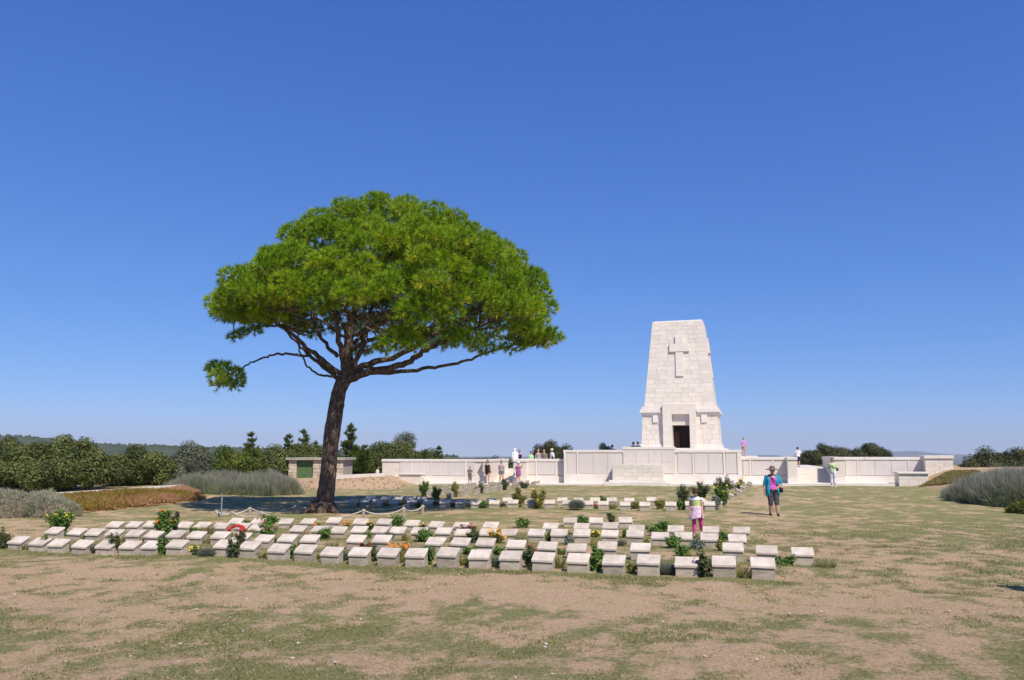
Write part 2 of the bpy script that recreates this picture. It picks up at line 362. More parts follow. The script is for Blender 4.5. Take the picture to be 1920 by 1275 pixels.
def clumpy(ells, per_area, sub_r, flat=0.9):
    """sub-clumps over the surface of ellipsoids (cx,cy,cz,rx,ry,rz): centres and radii"""
    C, Rr = [], []
    for (cx, cy, cz, rx, ry, rz) in ells:
        n = max(6, int(per_area * 4 * (rx * ry + rx * rz + ry * rz) / 3 * 3.14 / 3))
        d = rand_dirs(n); d[:, 2] = np.abs(d[:, 2]) * np.where(rng.random(n) < .75, 1, -0.5)
        C.append(np.array((cx, cy, cz)) + d * np.array((rx, ry, rz)) * rng.uniform(0.72, 1.08, (n, 1)))
        Rr.append(sub_r * rng.uniform(0.45, 1.5, n))
    return np.vstack(C), np.concatenate(Rr)

print('setup done')
# ================================================================== THE SETTING
PHI = R(14)
def hash2(i, j, s):
    h = (i.astype(np.int64) * 374761393 + j.astype(np.int64) * 668265263 + s * 144664) & 0x7fffffff
    h = ((h ^ (h >> 13)) * 1274126177) & 0x7fffffff
    return ((h ^ (h >> 16)) & 0xffff) / 65535.0
def vn(x, y, sc, s=0):
    x = np.asarray(x) * sc; y = np.asarray(y) * sc
    i = np.floor(x); j = np.floor(y); fx = x - i; fy = y - j; fx = fx * fx * (3 - 2 * fx); fy = fy * fy * (3 - 2 * fy)
    a = hash2(i, j, s); b = hash2(i + 1, j, s); c = hash2(i, j + 1, s); d = hash2(i + 1, j + 1, s)
    return (a * (1 - fx) + b * fx) * (1 - fy) + (c * (1 - fx) + d * fx) * fy

# the rows of graves: two ends of each row's front line in the photo, and the column of every marker
ROWS = [
    ('front row', (26, 1031), (1431, 1087), (0.17, 0.24), [26, 66, 102, 147, 192, 237, 278, 325, 415, 461, 517, 567, 617, 670, 724, 777, 836, 897, 955, 1016, 1082, 1150, 1215, 1287, 1358, 1431]),
    ('second row', (137, 1013), (1506, 1060), (0.16, 0.225), [95, 137, 171, 208, 247, 282, 324, 363, 407, 448, 490, 534, 577, 664, 712, 813, 860, 908, 966, 1024, 1080, 1137, 1200, 1375, 1438, 1506]),
    ('third row', (210, 998), (1383, 1031), (0.15, 0.21), [210, 246, 279, 341, 375, 409, 449, 477, 555, 595, 632, 670, 709, 743, 783, 829, 866, 912, 952, 1004, 1047, 1090, 1142, 1190, 1237, 1282, 1331, 1383]),
    ('fourth row', (439, 988), (1391, 1012), (0.15, 0.205), [439, 481, 533, 574, 623, 673, 717, 770, 816, 861, 918, 1031, 1089, 1144, 1193, 1267, 1333, 1391]),
    ('short fifth row', (1069, 988), (1173, 990), (0.16, 0.19), [1069, 1118, 1173]),
    ('front row beyond the tree', (660, 950), (1330, 957), (0.17, 0.22), [660, 682, 706, 738, 771, 801, 833, 862, 891, 926, 961, 994, 1030, 1064, 1102, 1131, 1172, 1209, 1258, 1295, 1331]),
    ('second row beyond the tree', (690, 944), (1330, 951), (0.17, 0.22), [692, 722, 745, 768, 790, 920, 951, 1054, 1084, 1116, 1147, 1180, 1222, 1312]),
]
def row_point(a, b, px):
    A, B = G(*a), G(*b); d = B - A; k = (px - 960) / F / math.cos(PITCH)   # x = k*y on the ground, nearly
    for _ in range(4):
        t = (k * A[1] - A[0]) / (d[0] - k * d[1]); p = A + d * t
        k = (px - 960) / F * ((p[1] * math.cos(PITCH) + (0.1 - EYE) * math.sin(PITCH)) / p[1])
    return np.array((p[0], p[1], float(g(p[0], p[1]))))
ROW_AX = [(G(*r[1]), G(*r[2])) for r in ROWS]

def green_field(x, y):
    """how green (1) or bare and dry (0) the lawn is; wear and watering, not shade"""
    n = 0.18 * vn(x, y, 0.4, 1) + 0.32 * vn(x, y, 1.6, 2) + 0.50 * vn(x, y, 3.7, 3)
    b = 0.46 + 0.12 * ss(y, 14, 26) + 0.08 * ss(y, 34, 46)
    b = b + 0.08 * ss(x, 6, 12) * ss(y, 12, 20)
    b = b - 0.10 * np.exp(-((x - 6.2) / 2.2) ** 2 - ((y - 11.8) / 1.3) ** 2)     # worn corner
    b = b - 0.17 * np.exp(-((x - 1) / 7.0) ** 2 - ((y - 12.6 + 0.27 * x) / 0.9) ** 2)
    b = b + 0.05 * (y < 10.5)
    A = G(1395, 957); B = G(1425, 915); dx, dy = B[0] - A[0], B[1] - A[1]; L = math.hypot(dx, dy)
    q = ((x - A[0]) * -dy + (y - A[1]) * dx) / L
    b = b - 0.22 * np.exp(-((q + 0.5) / 1.0) ** 2) * ss(y, 22, 27)               # trodden strip beside the far graves
    p = b + (n - 0.5) * 1.15
    for k, (A, B) in enumerate(ROW_AX):                                          # watered strip under every row
        d = B - A; L = math.hypot(d[0], d[1]); t = ((x - A[0]) * d[0] + (y - A[1]) * d[1]) / L
        q = ((x - A[0]) * -d[1] + (y - A[1]) * d[0]) / L
        inside = ss(t, -0.8, -0.2) * (1 - ss(t, L + 0.3, L + 0.8))
        wv = 0.12 * (vn(x, y, 1.4, 9) - .5)
        p = p + 0.7 * inside * np.exp(-(((q + 0.22 + wv) / (0.26 if k == 0 else 0.3)) ** 2)) * (0.75 + 0.6 * vn(x, y, 2.0, 4) - 0.3)
    return np.clip(p, 0, 1)
def axis(lo, hi, step, far_lo, far_hi, n=26):
    core = np.arange(lo, hi, step)
    gr = lambda L: np.cumsum(np.geomspace(step * 1.5, 1, n) * 0 + np.geomspace(1, 1.35 ** n, n))
    e = gr(1); up = hi + (far_hi - hi) * e / e[-1]; dn = lo + (far_lo - lo) * (e / e[-1])
    return np.concatenate((dn[::-1], core, up))
gx = axis(-24, 28, 0.13, -7000, 7000); gy = axis(5, 54, 0.13, -400, 9000)
X, Y = np.meshgrid(gx, gy); Z = g(X, Y)
nx, ny = len(gx), len(gy)
rel = (vn(X, Y, 3.5, 5) - .5) * 0.02 + (vn(X, Y, 1.1, 6) - .5) * 0.03
near = (np.abs(X - 2) < 27) & (Y > 4) & (Y < 55); Z = Z + rel * near
idx = np.arange(nx * ny).reshape(ny, nx)
quads = np.stack((idx[:-1, :-1], idx[:-1, 1:], idx[1:, 1:], idx[1:, :-1]), -1).reshape(-1, 4)
earth = np.clip(ss(-X, 5.6, 7.2) * ss(Y, 45.4, 46.4) * (1 - ss(Y, 60, 64)) * (1 - ss(-X, 14, 17)) + ss(X, 22.4, 23.4) * ss(Y, 40.6, 41.8) * (1 - ss(Y, 56, 62)) * (1 - ss(X, 32, 40)), 0, 1)
scrub = np.clip(ss(Y, 58, 66) + ss(np.abs(X), 34, 44), 0, 1)
me = np_mesh('ground', np.stack((X, Y, Z), -1).reshape(-1, 3), quads, M['ground'],
             {'patch': green_field(X, Y).ravel(), 'earth': earth.ravel(), 'scrub': scrub.ravel()}, smooth=True)
o = ob('ground', me); o['kind'] = 'structure'

def ridge(name, pts, Yd, depth, foot, mat, rough, seed, nseg=260):
    """a ridge of hills whose crest passes through points (photo column, row) at distance Yd"""
    c = np.array([P(px, py, Yd) for px, py in pts]); xs = np.linspace(c[0, 0], c[-1, 0], nseg)
    z = np.interp(xs, c[:, 0], c[:, 2])
    k = np.hanning(17); k /= k.sum(); z = np.convolve(np.pad(z, 8, 'edge'), k, 'valid')
    V = []; prof = [(-1.0, 0.0), (-.8, .25), (-.6, .48), (-.4, .70), (-.2, .90), (-.08, .98), (0, 1.0), (.15, .95), (.5, .6), (1.0, 0.0)]
    for (t, h) in prof:
        yy = Yd + depth * t
        n = (vn(xs, xs * 0 + yy, 1 / (rough * 6), seed) - .5) * rough * 1.6 + (vn(xs, xs * 0 + yy, 1 / rough, seed + 3) - .5) * rough * .7
        n = n * (0.4 + 0.6 * (h < 1)) if h > .95 else n
        V.append(np.stack((xs, np.full(nseg, yy), foot + (z - foot) * h + n * min(1, h * 2)), -1))
    V = np.array(V); ii = np.arange(len(prof) * nseg).reshape(len(prof), nseg)
    q = np.stack((ii[:-1, :-1], ii[:-1, 1:], ii[1:, 1:], ii[1:, :-1]), -1).reshape(-1, 4)
    o = ob(name, np_mesh(name, V.reshape(-1, 3), q, mat, smooth=True)); o['kind'] = 'structure'
ridge('wooded_hill', [(-900, 800), (-300, 806), (0, 818), (60, 820), (150, 833), (260, 836), (350, 839), (450, 841), (600, 846), (760, 852), (950, 862), (1200, 880)], 900, 420, -34, M['hill'], 4.0, 11, 420)
ridge('far_mountain', [(1330, 870), (1405, 858), (1430, 853), (1450, 853), (1480, 858), (1600, 862), (1655, 852), (1690, 846), (1715, 846), (1745, 853), (1765, 851), (1785, 852), (1820, 856), (1900, 858), (2100, 852), (2400, 860)], 6500, 1200, -60, M['mountain'], 9.0, 21)

# ---------------- memorial frame: u along the wall to the right, v away from the camera
_d = ray(717, 906); MO = np.array((_d[0], _d[1], 0)) * (-EYE / _d[2]); CU = np.array((math.cos(PHI), -math.sin(PHI), 0)); CV = np.array((math.sin(PHI), math.cos(PHI), 0))
def W(u, v, z): return np.array((MO[0], MO[1], 0)) + CU * u + CV * v + np.array((0, 0, z))
def UZ(px, py, v=0.0):                        # wall-plane coordinates of a photo pixel
    d = ray(px, py); e = np.array((0, 0, EYE)); o_ = np.array((MO[0], MO[1], 0)) + CV * v
    t = np.dot(o_ - e, CV) / np.dot(d, CV); p = e + d * t
    return float(np.dot(p - o_, CU)), float(p[2])
def U(px, v=0.0): return UZ(px, 880, v)[0]
def gz(u, v): p = W(u, v, 0); return float(g(p[0], p[1]))
def terz(u): return 0.80 + 0.30 * u / 35.0

def mem_thing(name, u, v, z, label, cat, group=None):
    return tag(empty(name, W(u, v, z), -PHI), label, cat, group)
class Sec:
    """a wall section; pieces are given in the memorial frame and become children"""
    def __init__(s, name, u, v, z, label, cat, group=None):
        s.o = mem_thing(name, u, v, z, label, cat, group); s.u, s.v, s.z = u, v, z
    def box(s, name, u0, u1, v0, v1, z0, z1, mat, bev=0.012, label=None, parent=None):
        me = box_mesh(name, u0 - s.u, u1 - s.u, v0 - s.v, v1 - s.v, z0 - s.z, z1 - s.z, mat, bev)
        o = ob(name, me, parent or s.o)
        if label: o['label'] = label
        return o

# terrace behind the walls, and the upper terrace the pylon stands on
bm = bmesh.new()
ua, ub = U(905) - 0.5, U(1570) + 0.5
def prism(bm, u0, u1, v0, v1, zb, zt0, zt1):
    hexa(bm, [W(u0, v0, zb), W(u1, v0, zb), W(u1, v1, zb), W(u0, v1, zb), W(u0, v0, zt0), W(u1, v0, zt1), W(u1, v1, zt1), W(u0, v1, zt0)])
prism(bm, ua, ub, 4.2, 42, -1.6, terz(ua), terz(ub))
uc0, uc1 = U(985) , U(1500)
prism(bm, uc0, uc1, 0.5, 4.2, -0.4, terz(uc0) - .004, terz(uc1) - .004)
o = ob('terrace', bm_mesh('terrace', bm, M['marble'])); o['kind'] = 'structure'
# paved strip at the foot of the walls
bm = bmesh.new()
for (p0, p1, dv) in ((905, 1140, 1.6), (1142, 1395, 2.0), (1397, 1700, 1.5), (790, 903, 1.0)):
    u0, u1 = U(p0), U(p1); z0, z1 = gz(u0, -dv / 2), gz(u1, -dv / 2)
    prism(bm, u0, u1, -dv, 0.3, -0.3, z0 + .085, z1 + .085)
o = ob('pavement', bm_mesh('pavement', bm, M['coping'])); o['kind'] = 'structure'

# ---------------- memorial walls
def wall_section(name, label, p0, p1, ytop, v, panels, ybase=893, thick=0.7, cop=0.17, dv=-0.0, pil=True, cat='wall', group='memorial walls carved with names'):
    (u0, zt) = UZ(p0, ytop, v); (u1, _) = UZ(p1, ytop, v)
    um = (u0 + u1) / 2; zt = UZ((p0 + p1) / 2, ytop, v)[1]; zb = gz(um, v) - 0.25; zc = UZ((p0 + p1) / 2, ybase, v)[1]
    s = Sec(name, um, v, gz(um, v), label, cat, group)
    s.box('wall_core', u0, u1, v, v + thick, zb, zt - cop, M['marble'])
    s.box('base_course', u0 + .004, u1 - .004, v - 0.10, v + .02, zb - .01, zc, M['coping'])
    # coping in separate lengths
    n = max(1, int(round((u1 - u0) / 1.9)))
    for k in range(n):
        a = u0 - .03 + (u1 - u0 + .06) * k / n; b = u0 - .03 + (u1 - u0 + .06) * (k + 1) / n
        s.box('coping_stone', a + .004, b - .004, v - 0.07, v + thick + .07, zt - cop + .002, zt, M['coping'])
    prev = None
    for (a, b, y0, y1) in panels:
        ua_, za = UZ(a, y0, v); ub_, zb_ = UZ(b, y1, v); za = min(za, zt - cop - .03)
        w = ub_ - ua_; m = max(1, int(round(w / 1.05)))
        for k in range(m):                       # panel slabs
            s.box('name_panel', ua_ + w * k / m + .006, ua_ + w * (k + 1) / m - .006, v - 0.035, v + .02, zb_ + .006, za, M['panel'], 0.006)
        if prev is not None and pil:
            s.box('pilaster', prev + .01, ua_ - .01, v - 0.05, v + .02, zc + .004, zt - cop - .002, M['coping'])
        prev = ub_
    return s, u0, u1, zt
GW = 'memorial walls carved with names'
wall_section('memorial_wall', 'long low white memorial wall at far left, beside the earth bank', 717, 918, 861, 0.0,
             [(750, 771, 865, 888), (775, 789, 865, 888), (792, 807, 865, 892), (810, 871, 866, 892), (876, 891, 866, 892)])
wall_section('memorial_wall', 'low wall wing between the left steps and the tall centre wall', 963, 1058, 860.5, 0.0,
             [(988, 1004, 866, 890), (1008, 1041, 866, 890), (1044.5, 1057, 866, 890)])
wall_section('memorial_wall', 'low wall wing between the tall centre wall and the right steps, crossed by a shadow', 1391, 1474, 857, 0.0,
             [(1393, 1405, 865, 891), (1408, 1448, 865, 891), (1450.5, 1474, 865, 891)])
wall_section('memorial_wall', 'long low white memorial wall right of the steps, ending at a taller pier', 1566, 1733, 857, 0.0,
             [(1584, 1607.5, 864, 892), (1609.5, 1703, 864, 892), (1705, 1731, 864, 892)])
# tall centre wall: lower shoulders and a raised middle
s, u0, u1, zt = wall_section('memorial_wall', 'tall centre memorial wall in front of the pylon, raised in the middle', 1057, 1390, 843.5, -0.5,
             [(1063, 1081, 850, 888), (1085, 1167, 850, 888), (1270, 1298, 850, 888), (1301, 1356, 850, 888), (1360, 1382, 850, 888)], ybase=889, pil=False)
for a, b in ((1081.5, 1084.5), (1298.4, 1300.6), (1356.5, 1359.5), (1382.6, 1389.5), (1057.5, 1062.5)):
    ua_, ub_ = U(a, -.5), U(b, -.5); s.box('pilaster', ua_, ub_, -0.58, -0.49, UZ(1220, 889, -.5)[1] + .004, zt - .175, M['coping'])
ua_, zr = UZ(1168, 838, -.5); ub_, _ = UZ(1265, 838, -.5)
s.box('raised_wall', ua_, ub_, -0.53, 0.16, zt - 0.2, zr - .17, M['marble'])
s.box('coping_stone', ua_ - .04, (ua_ + ub_) / 2 - .004, -0.6, 0.24, zr - .168, zr, M['coping']); s.box('coping_stone', (ua_ + ub_) / 2 + .004, ub_ + .04, -0.6, 0.24, zr - .168, zr, M['coping'])
zc = UZ(1220, 888, -.5)[1]; zz = zr - .2
for k in range(4):
    for j in range(2):
        a = ua_ + (ub_ - ua_) * k / 4; b = ua_ + (ub_ - ua_) * (k + 1) / 4
        z0 = zc + (zz - zc) * j / 2; z1 = zc + (zz - zc) * (j + 1) / 2
        s.box('name_panel', a + .006, b - .006, -0.575, -0.5, z0 + .006, z1, M['panel'], .006)
# altar-like stone on two steps before the centre wall
um = (U(1150, -1.6) + U(1246, -1.6)) / 2; z0 = gz(um, -2)
s = Sec('altar_stone', um, -1.6, z0, 'coursed stone altar block on shallow steps before the centre wall', 'altar')
a, b = U(1148, -1.6), U(1243, -1.6); zt_ = UZ(1200, 871, -1.6)[1]
zb_ = z0 + .30
nrow = 4
s.box('core', a + .03, b - .03, -1.575, -.62, zb_ + .01, zt_ - .02, M['tower_core'])
for j in range(nrow):
    n = 4 + (j % 2)
    for k in range(n):
        s.box('stone_block', a + (b - a) * k / n + .005, a + (b - a) * (k + 1) / n - .005, -1.6 + .004 * ((k + j) % 2), -0.6, zb_ + (zt_ - zb_) * j / nrow + .004, zb_ + (zt_ - zb_) * (j + 1) / nrow, M['block'], .008)
s.box('step', a - .5, b + .5, -2.1, -0.62, z0 - .2, z0 + .18, M['coping']); s.box('step', a - .2, b + .2, -1.85, -0.62, z0 + .182, z0 + .296, M['coping'])
# stairs with flanking piers
def stairs(label, p0, p1, ytop, pier_l, pier_r, labl, labr, proj):
    u0, u1 = U(p0), U(p1); um = (u0 + u1) / 2; zt = terz(um) + .02; z0 = gz(um, -0.6)
    s = Sec('stairs', um, 0, z0, label, 'stairs', 'flights of steps through the memorial wall')
    n = 7
    for k in range(n):
        s.box('step', u0 + .01, u1 - .01, -0.2 + 0.55 * k, 4.3, z0 - .3 + .002 * k, z0 + (zt - z0) * (k + 1) / n, M['marble'], .008)
    for (q0, q1, yt, lab) in ((*pier_l, labl), (*pier_r, labr)):
        a, zt_ = UZ(q0, yt, -proj); b, _ = UZ(q1, yt, -proj)
        t = Sec('wall_pier', (a + b) / 2, -proj, gz((a + b) / 2, -proj), lab, 'pier', 'piers beside the steps')
        zb = t.z - .25
        t.box('pier_core', a, b, -proj, 4.25, zb, zt_ - .17, M['marble']); t.box('coping_stone', a - .04, b + .04, -proj - .06, 4.3, zt_ - .168, zt_, M['coping'])
        t.box('base_course', a - .03, b + .03, -proj - .05, .6, zb - .01, UZ((q0 + q1) / 2, 897, -proj)[1], M['coping'])
stairs('white stone steps at the left of the centre wall, behind the visitors', 921, 962, 877, (905, 920, 861), (962.5, 987, 861), 'low pier at the left of the left steps', 'low pier at the right of the left steps', 0.45)
stairs('white stone steps at the right of the centre wall', 1494, 1564, 875, (1476, 1493.5, 857), (1564.5, 1582.5, 857), 'square pier left of the right steps casting a dark shadow', 'square pier right of the right steps, behind the visitor in white trousers', 0.95)
# end piers and low blocks
a, zt_ = UZ(1733.5, 854, -.6); b, _ = UZ(1786, 854, -.6)
s = Sec('end_pier', (a + b) / 2, -.6, gz((a + b) / 2, -.6), 'broad stone pier closing the right end of the memorial wall', 'pier')
zb = s.z - .4; nr = 5
for j in range(nr):
    n = 2 + j % 2
    for k in range(n):
        s.box('stone_block', a + (b - a) * k / n + .004, a + (b - a) * (k + 1) / n - .004, -.6, 1.0, zb + (zt_ - .18 - zb) * j / nr + .004, zb + (zt_ - .18 - zb) * (j + 1) / nr, M['block'], .008)
s.box('coping_stone', a - .05, (a + b) / 2, -.68, 1.06, zt_ - .178, zt_ - .004, M['coping']); s.box('coping_stone', (a + b) / 2 + .006, b + .04, -.68, 1.06, zt_ - .178, zt_, M['coping'])
a, zt_ = UZ(1682, 885, -1.7); b, _ = UZ(1738, 885, -1.7)
s = Sec('low_wall', (a + b) / 2, -1.7, gz((a + b) / 2, -1.7), 'low stone block with a flat cap before the right end of the memorial', 'wall')
zb = s.z - .3
for j in range(3):
    n = 2 + j % 2
    for k in range(n):
        s.box('stone_block', a + .06 + (b - a) * k / n + .004, a + .06 + (b - a) * (k + 1) / n - .004, -1.7, -0.62, zb + (zt_ - .1 - zb) * j / 3 + .004, zb + (zt_ - .1 - zb) * (j + 1) / 3, M['block'], .008)
s.box('cap_slab', a, b + .1, -1.8, -0.61, zt_ - .098, zt_, M['coping'])
a, zt_ = UZ(747, 887, -.9); b, _ = UZ(788, 887, -.9)
s = Sec('low_wall', (a + b) / 2, -.9, gz((a + b) / 2, -.9), 'low stone block with a flat cap before the left end of the memorial', 'wall')
zb = s.z - .3
for j in range(3):
    n = 2 + j % 2
    for k in range(n):
        s.box('stone_block', a + .05 + (b - a) * k / n + .004, a + .05 + (b - a) * (k + 1) / n - .004, -.9, -0.12, zb + (zt_ - .1 - zb) * j / 3 + .004, zb + (zt_ - .1 - zb) * (j + 1) / 3, M['block'], .008)
s.box('cap_slab', a, b + .1, -1.0, -0.11, zt_ - .098, zt_, M['coping'])
# long low white walls beyond the ends
def lowwall(pa, pb, ya, yb, Ya, Yb, h, label):
    A, B = P(pa, ya, Ya), P(pb, yb, Yb); bm = bmesh.new(); d = unit((B - A) * np.array((1, 1, 0))); nrm = np.array((-d[1], d[0], 0)) * .3
    c = (A + B) / 2
    hexa(bm, [A - (0, 0, h) - c, B - (0, 0, h) - c, B + nrm - (0, 0, h) - c, A + nrm - (0, 0, h) - c, A - c, B - c, B + nrm - c, A + nrm - c])
    o = ob('low_wall', bm_mesh('low_wall', bm, M['coping']), loc=c); tag(o, label, 'wall'); return o
lowwall(1780, 1840, 881, 882, 47.5, 46.5, 1.0, 'low plain white wall between the right end pier and the lavender')
lowwall(95, 345, 925, 909, 30.5, 36.5, 0.5, 'low white kerb wall behind the drying groundcover under the big oak')
lowwall(600, 720, 892, 887, 53.5, 52.5, 1.0, 'thin white wall along the top of the earth bank')

# ---------------- the pylon
TY = 74.0
tb = P(1277, 841, TY); T_PHI = R(17)
tower = tag(empty('memorial_pylon', (tb[0], tb[1], 0), -T_PHI), 'tall tapering white stone pylon with a carved cross and dark doorway', 'monument')
def TL(px, py):                                # tower-front coordinates (x along the face, z)
    d = ray(px, py); n = np.array((math.sin(T_PHI), math.cos(T_PHI), 0)); ax = np.array((math.cos(T_PHI), -math.sin(T_PHI), 0))
    e = np.array((0, 0, EYE)); o_ = np.array((tb[0], tb[1], 0)); t = np.dot(o_ - e, n) / np.dot(d, n); p = e + d * t
    return float(np.dot(p - o_, ax)), float(p[2])
ZB = TL(1277, 841)[1]; ZP = TL(1277, 832.5)[1]; ZC0 = TL(1277, 778)[1]; ZC1 = TL(1277, 767)[1]; ZS = TL(1277, 761)[1]; ZT = TL(1277, 598.5)[1]
HWp = (TL(1352, 838)[0] - TL(1199, 838)[0]) / 2; CXT = (TL(1352, 838)[0] + TL(1199, 838)[0]) / 2
HWb = (TL(1350, 830)[0] - TL(1204, 830)[0]) / 2; HWs = (TL(1344, 762)[0] - TL(1211, 762)[0]) / 2; HWt = (TL(1320, 598)[0] - TL(1225.5, 601)[0]) / 2 * 1.02
DC = HWp                                       # depth of the axis behind the front plane
def tob(name, me, mat=None, parent=None): return ob(name, me, parent or tower, mat)
def frust(name, z0, z1, h0, h1, mat, bev=.02, parent=None, pf=0.0):
    bm = bmesh.new(); c = []
    for z, h in ((z0, h0), (z1, h1)):
        c += [(CXT - h, DC - h - pf, z), (CXT + h, DC - h - pf, z), (CXT + h, DC + h, z), (CXT - h, DC + h, z)]
    hexa(bm, c)
    if bev: bmesh.ops.bevel(bm, geom=bm.edges[:], offset=bev, segments=1, affect='EDGES')
    return tob(name, bm_mesh(name, bm, mat), parent=parent)
# the upper terrace under the pylon
bm = bmesh.new(); bx(bm, CXT - HWp - 4.2, CXT + HWp + 3.2, -6.5, 2 * DC + 5, 0.2, 1.74)
o = ob('upper_terrace', bm_mesh('upper_terrace', bm, M['marble']), loc=(tb[0], tb[1], 0), rz=-T_PHI); o['kind'] = 'structure'
frust('stylobate', 1.742, ZB, HWp + 0.5, HWp + .45, M['coping'])
DZ0, DZ1 = ZB, TL(1277, 797)[1]; DX0, DX1 = TL(1261, 830)[0], TL(1294, 830)[0]
LZ1 = TL(1277, 776.5)[1]
PX0, PX1 = TL(1243, 800)[0], TL(1306, 800)[0]; PZ1 = TL(1277, 757)[1]
bm = bmesh.new()
for (x0, x1) in ((CXT - HWp, DX0 - .01), (DX1 + .01, CXT + HWp)):
    i0, i1 = (.06 if x0 < CXT - 1 else 0), (.06 if x1 > CXT + 1 else 0)
    hexa(bm, [(x0, DC - HWp, ZB + .002), (x1, DC - HWp, ZB + .002), (x1, DC + HWp, ZB + .002), (x0, DC + HWp, ZB + .002), (x0 + i0, DC - HWp + .06, ZP), (x1 - i1, DC - HWp + .06, ZP), (x1 - i1, DC + HWp - .06, ZP), (x0 + i0, DC + HWp - .06, ZP)])
tob('plinth', bm_mesh('plinth', bm, M['coping']))
FZ0 = lambda z: DC - (HWb + (HWs - .02 - HWb) * (z - ZP) / (ZS - ZP))      # front plane of the base at height z
# base core as two cheeks and a back so that the doorway is a real opening
bm = bmesh.new(); hb, ht = HWb - .06, HWs + .05
def cheek(x0b, x1b, x0t, x1t, y0b, y0t, y1, z0, z1):
    hexa(bm, [(x0b, y0b, z0), (x1b, y0b, z0), (x1b, y1, z0), (x0b, y1, z0), (x0t, y0t, z1), (x1t, y0t, z1), (x1t, y1, z1), (x0t, y1, z1)])
cheek(CXT - hb, DX0, CXT - ht, DX0, DC - hb, DC - ht, DC + ht, ZP, ZS); cheek(DX1, CXT + hb, DX1, CXT + ht, DC - hb, DC - ht, DC + ht, ZP, ZS)
cheek(DX0 + .002, DX1 - .002, DX0 + .002, DX1 - .002, DC - .8, DC - .8, DC + ht - .01, ZP, ZS)
cheek(DX0 + .002, DX1 - .002, DX0 + .002, DX1 - .002, DC - hb + .25, DC - ht + .25, DC - .802, DZ1, ZS)
tob('base_core', bm_mesh('base_core', bm, M['tower_core']))
tob('doorway', box_mesh('doorway', DX0 + .01, DX1 - .01, DC - 1.6, DC - .81, ZB + .06, DZ1 - .01, M['dark']))  # near-black block set in the opening; its colour stands in for shade inside
dl = tob('door_leaf', box_mesh('door_leaf', DX0 + .02, DX0 + .5, DC - 2.2, DC - 2.1, ZB + .06, DZ1 - .5, simple('old_door', (0.10, 0.045, 0.04), None, 6, .7, .1)))
# blocks of the base (front and right faces, doorway left free)
def block(x0b, x1b, x0t, x1t, y0, y1, z0, z1, side=False):
    """a facing block; y0,y1 = face plane at bottom and top (front), or x plane for the right side"""
    bm = bmesh.new(); th = 0.10; j = .006; pr = random.uniform(0, .006)
    if not side:
        c = [(x0b + j, y0 - pr, z0 + j), (x1b - j, y0 - pr, z0 + j), (x1b - j, y0 + th, z0 + j), (x0b + j, y0 + th, z0 + j),
             (x0t + j, y1 - pr, z1), (x1t - j, y1 - pr, z1), (x1t - j, y1 + th, z1), (x0t + j, y1 + th, z1)]
    else:
        c = [(y0 + pr, x0b + j, z0 + j), (y0 + pr, x1b - j, z0 + j), (y0 - th, x1b - j, z0 + j), (y0 - th, x0b + j, z0 + j),
             (y1 + pr, x0t + j, z1), (y1 + pr, x1t - j, z1), (y1 - th, x1t - j, z1), (y1 - th, x0t + j, z1)]
    hexa(bm, c); bmesh.ops.bevel(bm, geom=bm.edges[:], offset=.008, segments=1, affect='EDGES')
    tob('stone_block', bm_mesh('stone_block', bm, M['block']))
def courses(z0, z1, h0, h1, nc, nb, side_nb, skip=None):
    for c in range(nc):
        za, zb_ = z0 + (z1 - z0) * c / nc, z0 + (z1 - z0) * (c + 1) / nc
        ha, hb_ = h0 + (h1 - h0) * c / nc, h0 + (h1 - h0) * (c + 1) / nc
        segs = [(-1.0, 1.0, nb)] if not skip else [(-1.0, (skip[0] - CXT) / ha, 3), ((skip[1] - CXT) / ha, 1.0, 3)]
        for (s0, s1, k_) in segs:
            n = k_ + (c % 2); cuts = sorted([s0, s1] + [s0 + (s1 - s0) * (k + random.uniform(-.22, .22)) / n for k in range(1, n)])
            for a, b in zip(cuts, cuts[1:]):
                block(CXT + a * ha, CXT + b * ha, CXT + a * hb_, CXT + b * hb_, DC - ha, DC - hb_, za, zb_)
        n = side_nb + (c % 2); cuts = sorted([-1, 1] + [(-1 + 2 * (k + random.uniform(-.2, .2)) / n) for k in range(1, n)])
        for a, b in zip(cuts, cuts[1:]):
            block(DC + a * (ha - .1), DC + b * (ha - .1), DC + a * (hb_ - .1), DC + b * (hb_ - .1), CXT + ha + .002, CXT + hb_ + .002, za, zb_, True)
courses(ZP, ZC0, HWb, HWb + (HWs + .12 - HWb) * (ZC0 - ZP) / (ZS - ZP), 6, 7, 3, (PX0 + .02, PX1 - .02))
# cornice of the base
hc = HWb + (HWs + .12 - HWb) * (ZC0 - ZP) / (ZS - ZP)
for (x0, x1) in ((CXT - hc - .10, PX0 - .03), (PX1 + .03, CXT + hc + .10)):
    tob('cornice', box_mesh('cornice', x0, x1, DC - hc - .13, DC + hc + .1, ZC0 + .002, ZC0 + (ZC1 - ZC0) * .45, M['coping'], .01))
    tob('cornice', box_mesh('cornice', x0 - (.12 if x0 < 0 else 0), x1 + (.12 if x0 > 0 else 0), DC - hc - .28, DC + hc + .15, ZC0 + (ZC1 - ZC0) * .45 + .002, ZC1, M['coping'], .01))
tob('attic_course', box_mesh('attic_course', CXT - HWs - .25, CXT + HWs + .25, DC - HWs - .22, DC + HWs + .2, ZC1 + .002, ZS, M['coping'], .02))
for (a, b) in ((1223.5, 1233.5), (1314.5, 1326)):
    x0, z1 = TL(a, 781); x1, z0 = TL(b, 792); yb = DC - hc
    tob('carved_bracket', box_mesh('carved_bracket', x0, x1, yb - .16, yb + .1, z0, ZC0 - .002, M['coping'], .01))
